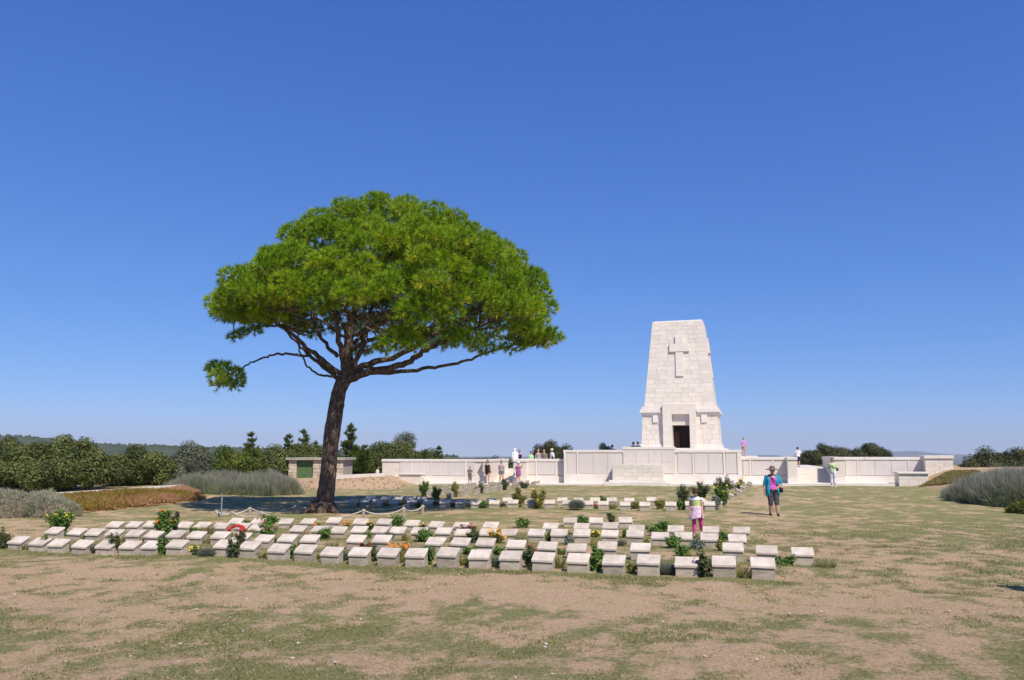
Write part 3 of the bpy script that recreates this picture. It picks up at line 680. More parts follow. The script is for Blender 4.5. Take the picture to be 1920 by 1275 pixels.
# projecting portal
yp = DC - HWb - .36
bm = bmesh.new(); bx(bm, PX0, DX0 - .004, yp, DC - HWb + .35, ZB + .05, PZ1)
bmesh.ops.bevel(bm, geom=bm.edges[:], offset=.012, segments=1, affect='EDGES'); tob('portal_jamb', bm_mesh('portal_jamb', bm, M['marble']))
bm = bmesh.new(); bx(bm, DX1 + .004, PX1, yp, DC - HWb + .35, ZB + .05, PZ1)
bmesh.ops.bevel(bm, geom=bm.edges[:], offset=.012, segments=1, affect='EDGES'); tob('portal_jamb', bm_mesh('portal_jamb', bm, M['marble']))
tob('lintel', box_mesh('lintel', DX0, DX1, yp + .006, DC - HWb + .35, LZ1, PZ1 - .004, M['marble'], .012))
tob('recessed_lintel', box_mesh('recessed_lintel', DX0 + .003, DX1 - .003, yp + .42, DC - HWb + .6, DZ1, LZ1 + .02, M['block'], .012))
for k in range(3): tob('door_step', box_mesh('door_step', PX0 - .4 + .2 * k, PX1 + .4 - .2 * k, yp - 1.2 + .35 * k, yp + .1, 1.742 + .002 * k, 1.742 + (ZB + .04 - 1.742) * (k + 1) / 3, M['coping'], .01))
# shaft
frust('shaft_core', ZS - .3, ZT - .02, HWs - .03, HWt - .05, M['tower_core'], 0)
courses(ZS, ZT, HWs, HWt, 19, 6, 4)
frust('top_slab', ZT + .002, ZT + .12, HWt - .02, HWt - .1, M['coping'])
# raised cross on the front and on the right face
def face_y(z): return DC - (HWs + (HWt - HWs) * (z - ZS) / (ZT - ZS))
cz0, cz1 = TL(1272, 704)[1], TL(1272, 627)[1]; cx = TL(1272, 660)[0]; wv0, wv1 = (TL(1280, 700)[0] - TL(1265.5, 700)[0]) / 2, (TL(1279, 630)[0] - TL(1264, 630)[0]) / 2
az0, az1 = TL(1272, 657)[1], TL(1272, 641.5)[1]; aw = (TL(1290.5, 650)[0] - TL(1252.5, 650)[0]) / 2
def cross_mesh(side):
    bm = bmesh.new(); pr = 0.19
    def q(x0, x1, x0t, x1t, z0, z1, pr):
        y0, y1 = face_y(z0), face_y(z1)
        c = [(x0, y0 - pr, z0), (x1, y0 - pr, z0), (x1, y0 + .05, z0), (x0, y0 + .05, z0), (x0t, y1 - pr, z1), (x1t, y1 - pr, z1), (x1t, y1 + .05, z1), (x0t, y1 + .05, z1)]
        if side: c = [(CXT + (DC - y), DC + x - CXT, z) for (x, y, z) in c]
        hexa(bm, c)
    q(cx - wv0, cx + wv0, cx - wv1, cx + wv1, cz0, az0 - .003, pr * .7)
    q(cx - wv1, cx + wv1, cx - wv1, cx + wv1, az1 + .003, cz1, pr)
    q(cx - aw, cx + aw, cx - aw * .97, cx + aw * .97, az0, az1, pr)
    bmesh.ops.bevel(bm, geom=bm.edges[:], offset=.01, segments=1, affect='EDGES')
    return bm_mesh('cross', bm, M['block'])
tob('cross', cross_mesh(False)); tob('cross', cross_mesh(True))
print('setting done')
# ================================================================== HAZE
bm = bmesh.new(); bx(bm, -7500, 7500, -500, 9500, -75, 190)
hz = ob('haze', bm_mesh('haze', bm)); hz['kind'] = 'stuff'
hm = bpy.data.materials.new('haze_air'); hm.use_nodes = True; hn = hm.node_tree; hn.nodes.clear()
pv = hn.nodes.new('ShaderNodeVolumePrincipled'); pv.inputs['Color'].default_value = (0.80, 0.88, 1.0, 1); pv.inputs['Density'].default_value = 0.00013; pv.inputs['Anisotropy'].default_value = 0.0
ho = hn.nodes.new('ShaderNodeOutputMaterial'); hn.links.new(pv.outputs[0], ho.inputs['Volume']); hz.data.materials.append(hm)

# ================================================================== THE LONE PINE
TD = G(605, 962)[1] + 0.25                       # depth of the trunk
def T(px, py, dy=0.0): return P(px, py, TD + dy)
base = T(604, 963); base[2] = float(g(base[0], base[1]))
pine = tag(empty('pine_tree', base), 'lone umbrella pine with a leaning dark trunk and broad bright green crown', 'tree')
def loc(p): return np.asarray(p) - base
tr = [(602, 966, .50), (604, 957, .42), (609, 938, .335), (613, 910, .305), (616, 880, .295), (618, 854, .285), (623, 810, .30), (630, 766, .285), (636, 733, .265), (645, 712, .27), (652, 690, .22), (653, 660, .18), (656, 620, .165), (664, 585, .14), (677, 555, .11), (690, 520, .08), (700, 470, .05), (706, 430, .03)]
pts = smooth_path([loc(T(a, b)) for a, b, _ in tr], 5); rad = .94 * np.interp(np.linspace(0, len(tr) - 1, len(pts)), range(len(tr)), [c for _, _, c in tr])
bm = bmesh.new(); tube(bm, pts, list(rad * 1.0), 20, wob=0.045)
for k in range(7):                              # root flare
    a = 2 * math.pi * k / 7 + .3; d = np.array((math.cos(a), math.sin(a), 0)); L = random.uniform(.65, 1.0)
    tube(bm, [loc(T(607, 935)) + d * .05, d * .33 + (0, 0, .20), d * L * .72 + (0, 0, .03), d * L + (0, 0, -.09)], [.2, .17, .10, .04], 8, wob=.08)
trunk = ob('trunk', bm_mesh('trunk', bm, M['bark'], True), pine)
LIMBS = [  # photo path, depth offset at the end, start and end radius
    ([(648, 706), (641, 660), (631, 605), (625, 565), (612, 520), (600, 470)], -1.5, .12, .04),
    ([(643, 706), (610, 680), (575, 650), (545, 625), (520, 605), (480, 580), (430, 572)], -.6, .105, .03),
    ([(636, 712), (600, 682), (580, 667), (558, 645), (530, 610)], 1.5, .085, .03),
    ([(580, 667), (545, 664), (520, 664), (490, 672), (465, 684), (440, 697), (420, 705)], -.8, .05, .02),
    ([(634, 707), (602, 703), (577, 687), (562, 660), (559, 620), (560, 580)], -1.6, .045, .015),
    ([(632, 668), (606, 638), (590, 605), (575, 570), (560, 535), (540, 500)], 1.8, .075, .03),
    ([(648, 716), (690, 697), (730, 690), (770, 676), (800, 656), (840, 636), (880, 618), (930, 600)], -1.6, .15, .04),
    ([(688, 699), (740, 698), (795, 692), (840, 685), (885, 672), (920, 660), (965, 645)], -.4, .085, .025),
    ([(655, 700), (700, 680), (745, 668), (795, 640), (850, 605), (900, 575)], 1.8, .13, .04),
    ([(656, 655), (700, 634), (760, 624), (810, 614), (860, 598), (920, 575)], 3.0, .09, .03),
    ([(656, 628), (692, 618), (737, 594), (785, 570), (840, 540)], -2.6, .085, .03),
    ([(660, 700), (680, 645), (690, 600), (702, 560), (725, 515), (760, 470)], 1.2, .10, .03),
    ([(664, 600), (700, 590), (745, 575), (800, 545), (860, 500)], 2.6, .08, .03),
    ([(655, 640), (625, 618), (590, 595), (560, 590), (500, 590)], 2.4, .06, .02),
    ([(660, 600), (645, 570), (640, 540), (650, 500), (660, 450)], -3.2, .08, .03),
    ([(664, 590), (672, 560), (700, 520), (730, 480), (750, 430)], -2.8, .07, .03),
    ([(656, 680), (690, 655), (735, 640), (760, 635)], -3.6, .06, .03),
    ([(690, 540), (720, 500), (780, 450), (830, 430)], 0.5, .06, .02),
    ([(690, 530), (660, 480), (620, 440), (590, 425)], 0.8, .06, .02),
    ([(654, 650), (700, 610), (760, 560), (820, 520)], 4.2, .08, .03),
    ([(654, 650), (640, 600), (610, 560), (590, 520)], 4.2, .08, .03),
]
limb_pts = [pts[8:]]
for path, dy, r0, r1 in LIMBS:
    n = len(path); q = smooth_path([loc(T(a, b, dy * (k / (n - 1)) ** 1.2)) for k, (a, b) in enumerate(path)], 5)
    q[1:-1] += rng.normal(0, .025, (len(q) - 2, 3)); limb_pts.append(q)
    bm = bmesh.new(); tube(bm, q, list(np.linspace(r0, r1, len(q))), 9, wob=.08)
    ob('branch', bm_mesh('branch', bm, M['bark'], True), pine)
# crown: clumps over a dome with its own left and right outline, each clump a ball of needle tufts
TOP = [(390, 585), (402, 556), (440, 530), (475, 512), (505, 486), (545, 470), (552, 430), (590, 396), (650, 372), (720, 360), (800, 369), (870, 397), (930, 440), (985, 488), (1012, 535), (1022, 580), (1042, 618), (1050, 640)]
BOT = [(390, 592), (430, 606), (500, 600), (560, 570), (620, 552), (700, 548), (760, 575), (830, 600), (900, 640), (960, 652), (1010, 650), (1050, 642)]
AX = 780; tx = np.array([loc(T(a, b)) for a, b in TOP]); bx_ = np.array([loc(T(a, b)) for a, b in BOT]); xc = loc(T(AX, 500))[0]
RL, RR = xc - tx[0, 0], tx[-1, 0] - xc
def dome(r, th):
    w = float(ss(0.5 - 0.5 * math.cos(th), .80, .985))
    Rm = RR * (1 - w) + RL * w
    t = r / Rm
    def at(arr, side): return float(np.interp(xc + (t * RR if side else -t * RL), arr[:, 0], arr[:, 2]))
    zt = at(tx, True) * (1 - w) + at(tx, False) * w; zb = at(bx_, True) * (1 - w) + at(bx_, False) * w
    front = max(0, -math.sin(th)) * r
    lift = (1.25 if math.sin(th) < 0 else .95) * abs(math.sin(th)) * t * t
    return t, zt * (1 - .014 * front) + lift * (t > .6), zb + lift
clumps = []
def try_clump(c, r, sep):
    for (p, q) in clumps:
        if np.linalg.norm(p - c) < sep * (q + r): return False
    clumps.append((c, r)); return True
for _ in range(14000):
    th = random.uniform(0, 2 * math.pi); r = 7.4 * math.sqrt(random.random()); t, zt, zb = dome(r, th)
    if t > 0.985: continue
    rad_ = random.uniform(.42, .72)
    x = xc + r * math.cos(th); y = r * math.sin(th) * 1.0
    s_ = F / (TD + y); pxc = 960 + (x + base[0]) * s_ * 1.0
    if pxc - (rad_ + .1) * s_ < 388 or pxc + (rad_ + .1) * s_ > 1052: continue
    depth = random.choice((0, 0, 0, 1, 2)) if t > .45 else random.choice((0, 0, 0, 0, 1))
    z = zt - rad_ * .85 - depth * random.uniform(.5, 1.0) - random.uniform(0, .22)
    if z - rad_ * .4 < zb: z = zb + rad_ * .4
    if z > zt - rad_ * .7: z = zt - rad_ * .7
    try_clump(np.array((x, y, z)), rad_, .80)
n_dome = len(clumps)
for (px, py, dy, r) in ((425, 706, -.8, .58), (408, 694, -.7, .38), (438, 722, -.8, .38), (412, 722, -.9, .3), (745, 642, -3.7, .62), (722, 652, -3.6, .34), (772, 648, -3.8, .4), (880, 640, -2.2, .5), (850, 632, -1.6, .42), (905, 655, -1.4, .42), (960, 650, -.6, .45), (1000, 640, 0, .45), (1035, 632, 0, .42), (430, 585, -.8, .6), (415, 572, -.5, .55), (460, 590, -1.0, .6), (500, 590, -1.2, .6), (535, 575, -1.5, .65), (470, 555, -1.0, .62), (455, 625, -.4, .2), (440, 632, -.5, .2), (478, 622, -.4, .2), (515, 482, 1.5, .4), (498, 492, 1.6, .35), (770, 590, -4.2, .62), (800, 575, -4.2, .66), (835, 590, -3.8, .6), (790, 610, -4.2, .45), (680, 660, 1.5, .3), (795, 632, 2.0, .35)):
    clumps.append((loc(T(px, py, dy)), r))
Pt, Dd, Ln, Ti = [], [], [], []
CA = np.array([c for c, _ in clumps]); CR = np.array([r for _, r in clumps])
for ci, (c, r) in enumerate(clumps):
    n = int(185 * (r / .62) ** 2) + 16
    d = rand_dirs(n); keep = d[:, 2] > -0.35; d = d[keep]
    p = c + d * np.array((1, 1, .78)) * (r * rng.uniform(.78, 1.0, (len(d), 1)))
    m_ = n // 3; di = rand_dirs(m_); p = np.vstack((p, c + di * np.array((1, 1, .78)) * (r * rng.uniform(.1, .7, (m_, 1))))); d = np.vstack((d, di))
    # drop tufts buried deep inside neighbouring clumps
    near_ = np.where((np.linalg.norm(CA - c, axis=1) < r + CR) & (np.arange(len(CA)) != ci))[0]
    ok = np.ones(len(p), bool)
    for k in near_: ok &= np.linalg.norm((p - CA[k]) / np.array((1, 1, .78)), axis=1) > CR[k] * .62
    p, d = p[ok], d[ok]
    Pt.append(p); Dd.append(unit(d * 1.0 + np.array((0, 0, .3)))); Ln.append(rng.uniform(.15, .24, len(p)))
    Ti.append(np.clip(rng.normal(.42 + random.uniform(-.12, .12), .13, len(p)) + .22 * (d[:, 2] < .05) * (rng.random(len(p)) < .45), 0, 1))
V, Fc, tt = needles(np.vstack(Pt), np.vstack(Dd), np.concatenate(Ln), 17, .02, .8, np.concatenate(Ti))
crown = ob('crown', np_mesh('crown', V, Fc, M['pine'], {'tint': tt}), pine)
print('pine tufts', sum(map(len, Pt)), 'tris', len(Fc), 'clumps', len(clumps))
# twigs from the limbs into every clump
LP = np.vstack(limb_pts); LPD = np.vstack([q for k, q in enumerate(limb_pts) if k != 4]); bm = bmesh.new()
for ci, (c, r) in enumerate(clumps):
    LQ = LPD if ci < n_dome else LP; dv = LQ - c; dv[:, 2] = dv[:, 2] * .8 + (np.where(dv[:, 2] > 0, 2.0, 0) if ci < n_dome else 0); k = int(np.argmin(np.linalg.norm(dv, axis=1))); a = LQ[k]
    L = np.linalg.norm(a - c)
    mid = (a + c) / 2 + np.array((random.uniform(-.1, .1) * L, random.uniform(-.1, .1) * L, -.1 * L))
    tube(bm, smooth_path([a, mid, c], 4), list(np.linspace(.028 + .006 * L, .012, 9)), 5, caps=False)
    for _ in range(4):
        e = c + rand_dirs(1)[0] * r * .75; tube(bm, [c - (0, 0, .05), (c + e) / 2 + (0, 0, -.03), e], [.014, .011, .006], 4, caps=False)
tw = ob('twigs', bm_mesh('twigs', bm, M['twig'], True), crown); tw['kind'] = 'stuff'
# ================================================================== HEADSTONES
SW, SD, SR = 0.385, 0.225, 0.115                 # width, depth, rise of the sloping tablet
def ped_mesh(h):
    bm = bmesh.new(); w = SW / 2 - .012
    hexa(bm, [(-w - .012, 0.0, -.12), (w + .012, 0.0, -.12), (w + .012, SD, -.12), (-w - .012, SD, -.12), (-w, .012, h - .045), (w, .012, h - .045), (w, SD - .005, h + SR - .045), (-w, SD - .005, h + SR - .045)])
    bmesh.ops.bevel(bm, geom=bm.edges[:], offset=.006, segments=1, affect='EDGES')
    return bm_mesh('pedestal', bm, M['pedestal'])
def tab_mesh(h):
    bm = bmesh.new(); w = SW / 2 + .006; t = .046
    hexa(bm, [(-w, -.012, h - t), (w, -.012, h - t), (w, SD + .005, h + SR - t), (-w, SD + .005, h + SR - t), (-w, -.014, h), (w, -.014, h), (w, SD + .003, h + SR), (-w, SD + .003, h + SR)])
    bmesh.ops.bevel(bm, geom=bm.edges[:], offset=.007, segments=1, affect='EDGES')
    # engraved lines of lettering, cut as shallow grooves of dark print on the slope
    return bm_mesh('tablet', bm, M['headstone'])
HB = [0.13, 0.15, 0.17, 0.19, 0.21, 0.235]
PM = [ped_mesh(h) for h in HB]; TM = [tab_mesh(h) for h in HB]
ORD = ['first', 'second', 'third', 'fourth', 'fifth', 'sixth', 'seventh', 'eighth', 'ninth', 'tenth', 'eleventh', 'twelfth', 'thirteenth', 'fourteenth', 'fifteenth', 'sixteenth', 'seventeenth', 'eighteenth', 'nineteenth', 'twentieth', 'twenty-first', 'twenty-second', 'twenty-third', 'twenty-fourth', 'twenty-fifth', 'twenty-sixth', 'twenty-seventh', 'twenty-eighth', 'twenty-ninth', 'thirtieth']
STONES = []                                      # (photo column, row name, ordinal, position)
def headstone(p, rz, h, label, group):
    e = tag(empty('headstone', p, rz), label, 'headstone', group)
    k = int(np.argmin([abs(v - h) for v in HB])); tilt = R(random.uniform(-1.2, 1.2))
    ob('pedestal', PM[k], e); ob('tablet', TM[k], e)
    e.rotation_euler = (tilt, R(random.uniform(-1.2, 1.2)), rz + R(random.uniform(-2.0, 2.0))); return e
GH = 'headstones in rows on the lawn'
for ri, (rname, a, b, hh, pxs) in enumerate(ROWS):
    A, B = G(*a), G(*b); az = math.atan2(B[1] - A[1], B[0] - A[0])
    for k, px in enumerate(pxs):
        p = row_point(a, b, px); t = (px - pxs[0]) / max(1, pxs[-1] - pxs[0])
        n = len(pxs); pos = 'leftmost' if k == 0 else 'rightmost' if k == n - 1 else (ORD[k] + ' from the left')
        if n - 1 - k < 6 and 0 < n - 1 - k: pos = ORD[n - 1 - k] + ' from the right'
        p[2] -= .01
        rowtxt = rname if 'beyond' in rname else rname + ' of graves'
        headstone(p, az, hh[0] * (1 - t) + hh[1] * t + random.uniform(-.015, .015), f'pale sloped grave marker, {pos} in the {rowtxt}', GH)
        STONES.append((px, rname, ORD[k], p))
# two columns of markers running back to the memorial, turned outwards
def column(pa, pb, n, face, name, h=.21, skip=()):
    A, B = G(*pa), G(*pb); az = math.atan2(B[1] - A[1], B[0] - A[0]) + face
    for k in range(n):
        if k in skip: continue
        p = A + (B - A) * k / (n - 1); p[0] += random.uniform(-.06, .06); p[2] = float(g(p[0], p[1])) - .01
        headstone(p, az, h + random.uniform(-.02, .02), f'sideways grave marker, {ORD[k]} from the near end of the {name}', 'headstones in columns towards the memorial')
column((838, 935), (1005, 909), 13, math.pi, 'outer left column')
column((800, 931), (985, 908), 13, math.pi, 'inner left column')
column((765, 928), (960, 907), 12, math.pi, 'third left column', skip=(0, 2))
column((1356, 953), (1412, 911), 9, 0.0, 'right-hand column', skip=(3,))
column((1322, 948), (1395, 910), 7, 0.0, 'inner right column', skip=(1,))

# ================================================================== PLANTS AMONG THE GRAVES
def petals(name, pts_, size, mat, parent):
    """flower heads: small open rosettes"""
    bm = bmesh.new()
    for p in pts_:
        nrm = Vector((random.uniform(-.4, .4), random.uniform(-.9, -.1), random.uniform(.4, 1))).normalized(); a = nrm.orthogonal().normalized(); b = nrm.cross(a); c = Vector(tuple(p)); s_ = size * random.uniform(.7, 1.2)
        for k in range(7):
            t = 2 * math.pi * k / 7 + random.random(); d = a * math.cos(t) + b * math.sin(t); w = nrm.cross(d) * s_ * .34
            vs_ = [bm.verts.new(c), bm.verts.new(c + d * s_ * .6 + w + nrm * s_ * .25), bm.verts.new(c + d * s_ + nrm * s_ * .2), bm.verts.new(c + d * s_ * .6 - w + nrm * s_ * .25)]
            bm.faces.new(vs_)
    o = ob(name, bm_mesh(name, bm, mat), parent); o['kind'] = 'stuff'; return o
def plant(px, py, w, h, kind, flower=None, nfl=0, label=''):
    p = G(px, py); s_ = 1 / PPM(p[1]); W_, H_ = w * s_ * .62, h * s_ * 1.15
    e = tag(empty('garden_plant', p), label, 'plant', 'plants in the grave borders')
    o_, fl = np.zeros(3), []
    if kind in ('leafy', 'rose', 'yellowgreen', 'olive', 'greyleaf', 'flower'):
        mt = {'leafy': 'leafy', 'rose': 'roseleaf', 'yellowgreen': 'yellowgreen', 'olive': 'yellowgreen', 'greyleaf': 'grey', 'flower': 'leafy'}[kind]
        ns = max(4, int(5 + W_ * 14)); bm = bmesh.new(); pts_, nr = [], []
        for k in range(ns):
            a = random.uniform(0, 2 * math.pi); r = W_ * math.sqrt(random.random()); hh = H_ * random.uniform(.5, 1.0) * (1 - .35 * (r / W_) ** 2)
            tip = np.array((math.cos(a) * r, math.sin(a) * r * .8, hh)); mid = tip * np.array((.4, .4, .55))
            path = smooth_path([np.array((tip[0] * .15, tip[1] * .15, -.02)), mid, tip], 4); tube(bm, path, list(np.linspace(.007, .003, len(path))), 4, caps=False); fl.append(tip)
            n = int(40 + 380 * H_ * (1.0 if kind != 'rose' else .7)); t = rng.beta(1.6, 1.1, n) if kind != 'rose' else rng.beta(1.3, 1.3, n)
            q = np.stack([np.interp(t, np.linspace(0, 1, len(path)), path[:, j]) for j in range(3)], -1)
            off = rand_dirs(n) * rng.uniform(.01, .085, (n, 1)) * min(1.6, max(.6, W_ / .2)); pts_.append(q + off); nr.append(unit(off) + np.array((0, -.2, .8)))
        pts_ = np.vstack(pts_); pts_[:, 2] = np.maximum(pts_[:, 2], .01); nr = np.vstack(nr)
        V, Fc, tt = leaves(pts_, nr, np.full(len(pts_), .032 if kind != 'olive' else .022), rng.normal(.5, .25, len(pts_)))
        ob('stems', bm_mesh('stems', bm, M['stemgreen']), e)
        ob('foliage', np_mesh('foliage', V, Fc, M[mt], {'tint': tt}), e)
    elif kind in ('grass', 'iris', 'grey'):
        n = {'grass': 90, 'iris': 60, 'grey': 340}[kind]; n = int(n * max(.6, W_ / .12))
        a = rng.uniform(0, 2 * math.pi, n); r = W_ * np.sqrt(rng.random(n)) * (.5 if kind == 'iris' else .75)
        b0 = np.stack((np.cos(a) * r, np.sin(a) * r, np.zeros(n)), -1)
        if kind == 'grey': b0[:, 2] = H_ * .55 * np.sqrt(np.clip(1 - (r / W_) ** 2, 0, 1)) * rng.uniform(.2, 1, n)
        d = unit(np.stack((np.cos(a) * .45, np.sin(a) * .45, np.ones(n)), -1) + rng.normal(0, .25, (n, 3))); d[:, 2] = np.abs(d[:, 2])
        m_ = {'grass': 3, 'iris': 1, 'grey': 5}[kind]; wd = {'grass': .008, 'iris': .022, 'grey': .008}[kind]
        V, Fc, tt = needles(b0, d, np.full(n, H_ * (1 if kind != 'grey' else .5)), m_, wd, .35 if kind != 'grey' else .8, rng.normal(.5, .22, n))
        ob('foliage', np_mesh('foliage', V, Fc, M[{'grass': 'grass', 'iris': 'dryleaf', 'grey': 'grey'}[kind]], {'tint': tt}), e)
        fl = [np.array((random.uniform(-W_, W_) * .8, random.uniform(-W_, W_) * .6, H_ * random.uniform(.75, 1.05))) for _ in range(max(nfl, 1))]
    if flower:
        fp = []
        for _ in range(nfl):
            f = fl[random.randrange(len(fl))]; fp.append(f + np.array((random.uniform(-.05, .05), random.uniform(-.08, .0), random.uniform(-.02, .05))))
        petals('flowers', fp, max(.024, s_ * 2.0), M[flower], e)
    return e
def near_txt(px, py):
    """name the closest grave marker"""
    q = G(px, py); k = min(range(len(STONES)), key=lambda i: np.linalg.norm(STONES[i][3][:2] - q[:2])); s_ = STONES[k]
    return f'by {s_[2]} marker from left, {s_[1]}'
PL = [  # column, row, width, height (photo pixels), kind, flower, count, look
    (8, 1029, 30, 34, 'rose', None, 0, 'dark rose bush at the left edge'), (84, 1032, 16, 28, 'leafy', None, 0, 'upright green bush'),
    (112, 1006, 52, 50, 'flower', 'f_yellow', 34, 'tall bush with yellow flowers'), (46, 1031, 12, 13, 'grass', None, 0, 'small grass tuft'),
    (126, 1034, 22, 18, 'olive', None, 0, 'low olive coloured bush'), (171, 1037, 20, 16, 'grey', None, 0, 'grey lavender clump'),
    (213, 1038, 26, 36, 'rose', None, 0, 'thin dark rose'), (259, 1038, 12, 22, 'iris', None, 0, 'strap leaved clump'),
    (302, 1040, 24, 30, 'leafy', None, 0, 'rounded green bush'), (310, 1006, 40, 44, 'flower', 'f_orange', 40, 'green bush with orange marigolds'),
    (328, 1004, 16, 46, 'rose', 'f_purple', 10, 'tall stem with purple flowers'), (388, 1044, 26, 16, 'grey', None, 0, 'grey lavender mound'),
    (438, 1046, 26, 32, 'rose', None, 0, 'spindly rose bush'), (452, 1026, 22, 28, 'rose', 'f_red', 9, 'rose with red blooms'),
    (503, 988, 32, 20, 'leafy', None, 0, 'bright green mound'), (502, 1004, 46, 22, 'flower', 'f_pink', 34, 'bush of pink flowers'),
    (547, 1047, 28, 32, 'leafy', None, 0, 'full green bush'), (493, 1046, 18, 14, 'iris', None, 0, 'dry grassy clump'),
    (609, 1010, 24, 18, 'leafy', None, 0, 'low green bush'), (592, 1049, 18, 10, 'olive', None, 0, 'low yellowish bush'),
    (643, 1051, 20, 16, 'grey', None, 0, 'grey blue clump'), (697, 1052, 26, 28, 'rose', None, 0, 'loose rose bush'),
    (746, 1054, 40, 26, 'iris', 'f_orange', 46, 'long leaved clump of orange flowers'), (743, 989, 34, 20, 'leafy', None, 0, 'wide green mound'),
    (799, 1016, 38, 22, 'leafy', None, 0, 'broad green mound'), (759, 1014, 14, 17, 'iris', None, 0, 'dry strap leaves'),
    (804, 1058, 30, 31, 'leafy', None, 0, 'rounded green bush'), (870, 1010, 28, 24, 'rose', 'f_crimson', 16, 'rose with crimson blooms'),
    (887, 1018, 24, 28, 'rose', None, 0, 'reddish green bush'), (650, 990, 12, 9, 'olive', 'f_orange', 8, 'tiny marigold'),
    (979, 989, 30, 14, 'leafy', None, 0, 'small sprawling plant'), (931, 1019, 26, 27, 'olive', 'f_amber', 40, 'bush of amber marigolds'),
    (870, 1060, 22, 12, 'olive', None, 0, 'low olive bush'), (927, 1062, 24, 17, 'grey', None, 0, 'blue grey mound'),
    (994, 1064, 24, 36, 'rose', None, 0, 'tall thin rose'), (1048, 1066, 28, 25, 'iris', None, 0, 'yellowing strap leaves'),
    (1115, 1071, 34, 46, 'leafy', None, 0, 'large dark green bush'), (1252, 1077, 32, 19, 'grey', None, 0, 'round lavender mound'),
    (1321, 1082, 36, 50, 'rose', None, 0, 'tall reddish rose bush'), (1394, 1084, 28, 23, 'iris', None, 0, 'dry striped strap leaves'),
    (1472, 1058, 32, 14, 'leafy', None, 0, 'low green patch'), (1546, 1063, 40, 9, 'grass', None, 0, 'tuft of green grass beside the last marker'),
    (1263, 1028, 28, 22, 'leafy', None, 0, 'bright green bush'), (1282, 1042, 26, 17, 'leafy', None, 0, 'spreading green bush'),
    (1307, 1029, 26, 17, 'greyleaf', None, 0, 'pale grey green plant'), (1357, 1012, 20, 13, 'leafy', None, 0, 'small green bush'),
    (1232, 1004, 50, 26, 'leafy', None, 0, 'wide leafy hedge plant'), (1353, 1033, 14, 20, 'yellowgreen', None, 0, 'thin yellow green plant'),
    (1147, 981, 16, 21, 'rose', None, 0, 'bare reddish twig rose'), (1092, 982, 28, 12, 'leafy', None, 0, 'low green plant'),
    (1028, 1014, 22, 15, 'leafy', None, 0, 'small green bush'), (1116, 1008, 16, 11, 'olive', 'f_yellow', 10, 'small yellow marigold'),
    (1063, 1021, 18, 17, 'greyleaf', None, 0, 'pale spiky plant'), (1171, 1008, 18, 12, 'leafy', None, 0, 'small low bush'),
    (938, 1040, 24, 14, 'leafy', None, 0, 'spreading low plant'), (880, 1040, 22, 12, 'leafy', None, 0, 'low weedy plant'),
    (1052, 1040, 16, 10, 'leafy', None, 0, 'little green weed'), (1160, 1046, 18, 9, 'grass', None, 0, 'short grassy weed'),
    (1081, 956, 24, 19, 'grey', None, 0, 'round grey green ball'), (1131, 944, 22, 14, 'leafy', None, 0, 'dark bush'),
    (972, 951, 24, 36, 'yellowgreen', None, 0, 'tall olive bush'), (1010, 953, 28, 34, 'yellowgreen', 'f_yellow', 10, 'yellow green bush'),
    (1190, 954, 22, 16, 'olive', None, 0, 'rounded olive bush'), (1239, 955, 20, 19, 'yellowgreen', None, 0, 'yellowish bush'),
    (1277, 956, 22, 18, 'leafy', None, 0, 'rounded green bush'), (908, 953, 18, 13, 'leafy', None, 0, 'dark low bush'),
    (1280, 944, 34, 34, 'rose', None, 0, 'dark red tipped rose bush'), (1316, 932, 40, 28, 'rose', None, 0, 'broad rose bush'),
    (1356, 925, 42, 34, 'rose', None, 0, 'tall twiggy rose bush'), (1352, 947, 30, 36, 'flower', 'f_yellow', 16, 'bush with yellow roses'),
    (1390, 919, 16, 18, 'yellowgreen', 'f_yellow', 8, 'small yellow rose'), (1342, 956, 20, 22, 'greyleaf', None, 0, 'pale tangled plant'),
    (796, 931, 18, 30, 'leafy', None, 0, 'dark upright bush'), (818, 937, 20, 24, 'leafy', None, 0, 'dark pointed bush'),
    (853, 932, 16, 24, 'yellowgreen', None, 0, 'thin upright plant'), (901, 925, 20, 18, 'rose', None, 0, 'small rose bush'),
    (945, 919, 20, 20, 'rose', None, 0, 'leafy rose bush'), (982, 916, 18, 16, 'rose', None, 0, 'dark rose bush near the memorial'),
]
rs = random.Random(5)
for (rname, a, b, hh, pxs) in ROWS:                # low self-sown plants between the markers
    for k in range(len(pxs) - 1):
        if rs.random() < (.8 if 'beyond' not in rname else .5):
            px = (pxs[k] + pxs[k + 1]) / 2 + rs.uniform(-3, 3); t = (px - a[0]) / (b[0] - a[0]); py = a[1] + (b[1] - a[1]) * t - rs.uniform(0, 3)
            if min(abs(px - q[0]) + 2.5 * abs(py - q[1]) for q in PL) < 20: continue
            sc_ = .75 + (py - 950) / 300; kd = rs.choice(('leafy', 'grass', 'iris', 'grey', 'olive', 'grass', 'rose')); fl = rs.choice((None, None, None, 'f_yellow', 'f_red', 'f_orange')) if kd in ('leafy', 'rose', 'olive') else None
            nm = {'leafy': 'small green seedling', 'grass': 'thin green grass tuft', 'iris': 'dry leaved clump', 'grey': 'little grey cushion', 'olive': 'olive green cushion', 'rose': 'short stemmed rose'}[kd] + (' with ' + fl[2:] + ' flowers' if fl else '')
            PL.append((px, py, rs.uniform(13, 22) * sc_, rs.uniform(9, 17) * sc_, kd, fl, 7, nm))
used = set()
for (px, py, w, h, kd, fl, nf, look) in PL:
    lab = look + ' ' + near_txt(px, py)
    if lab in used: lab = look + ' behind ' + near_txt(px, py)[3:]
    used.add(lab); plant(px, py, w, h, kd, fl, nf, lab)
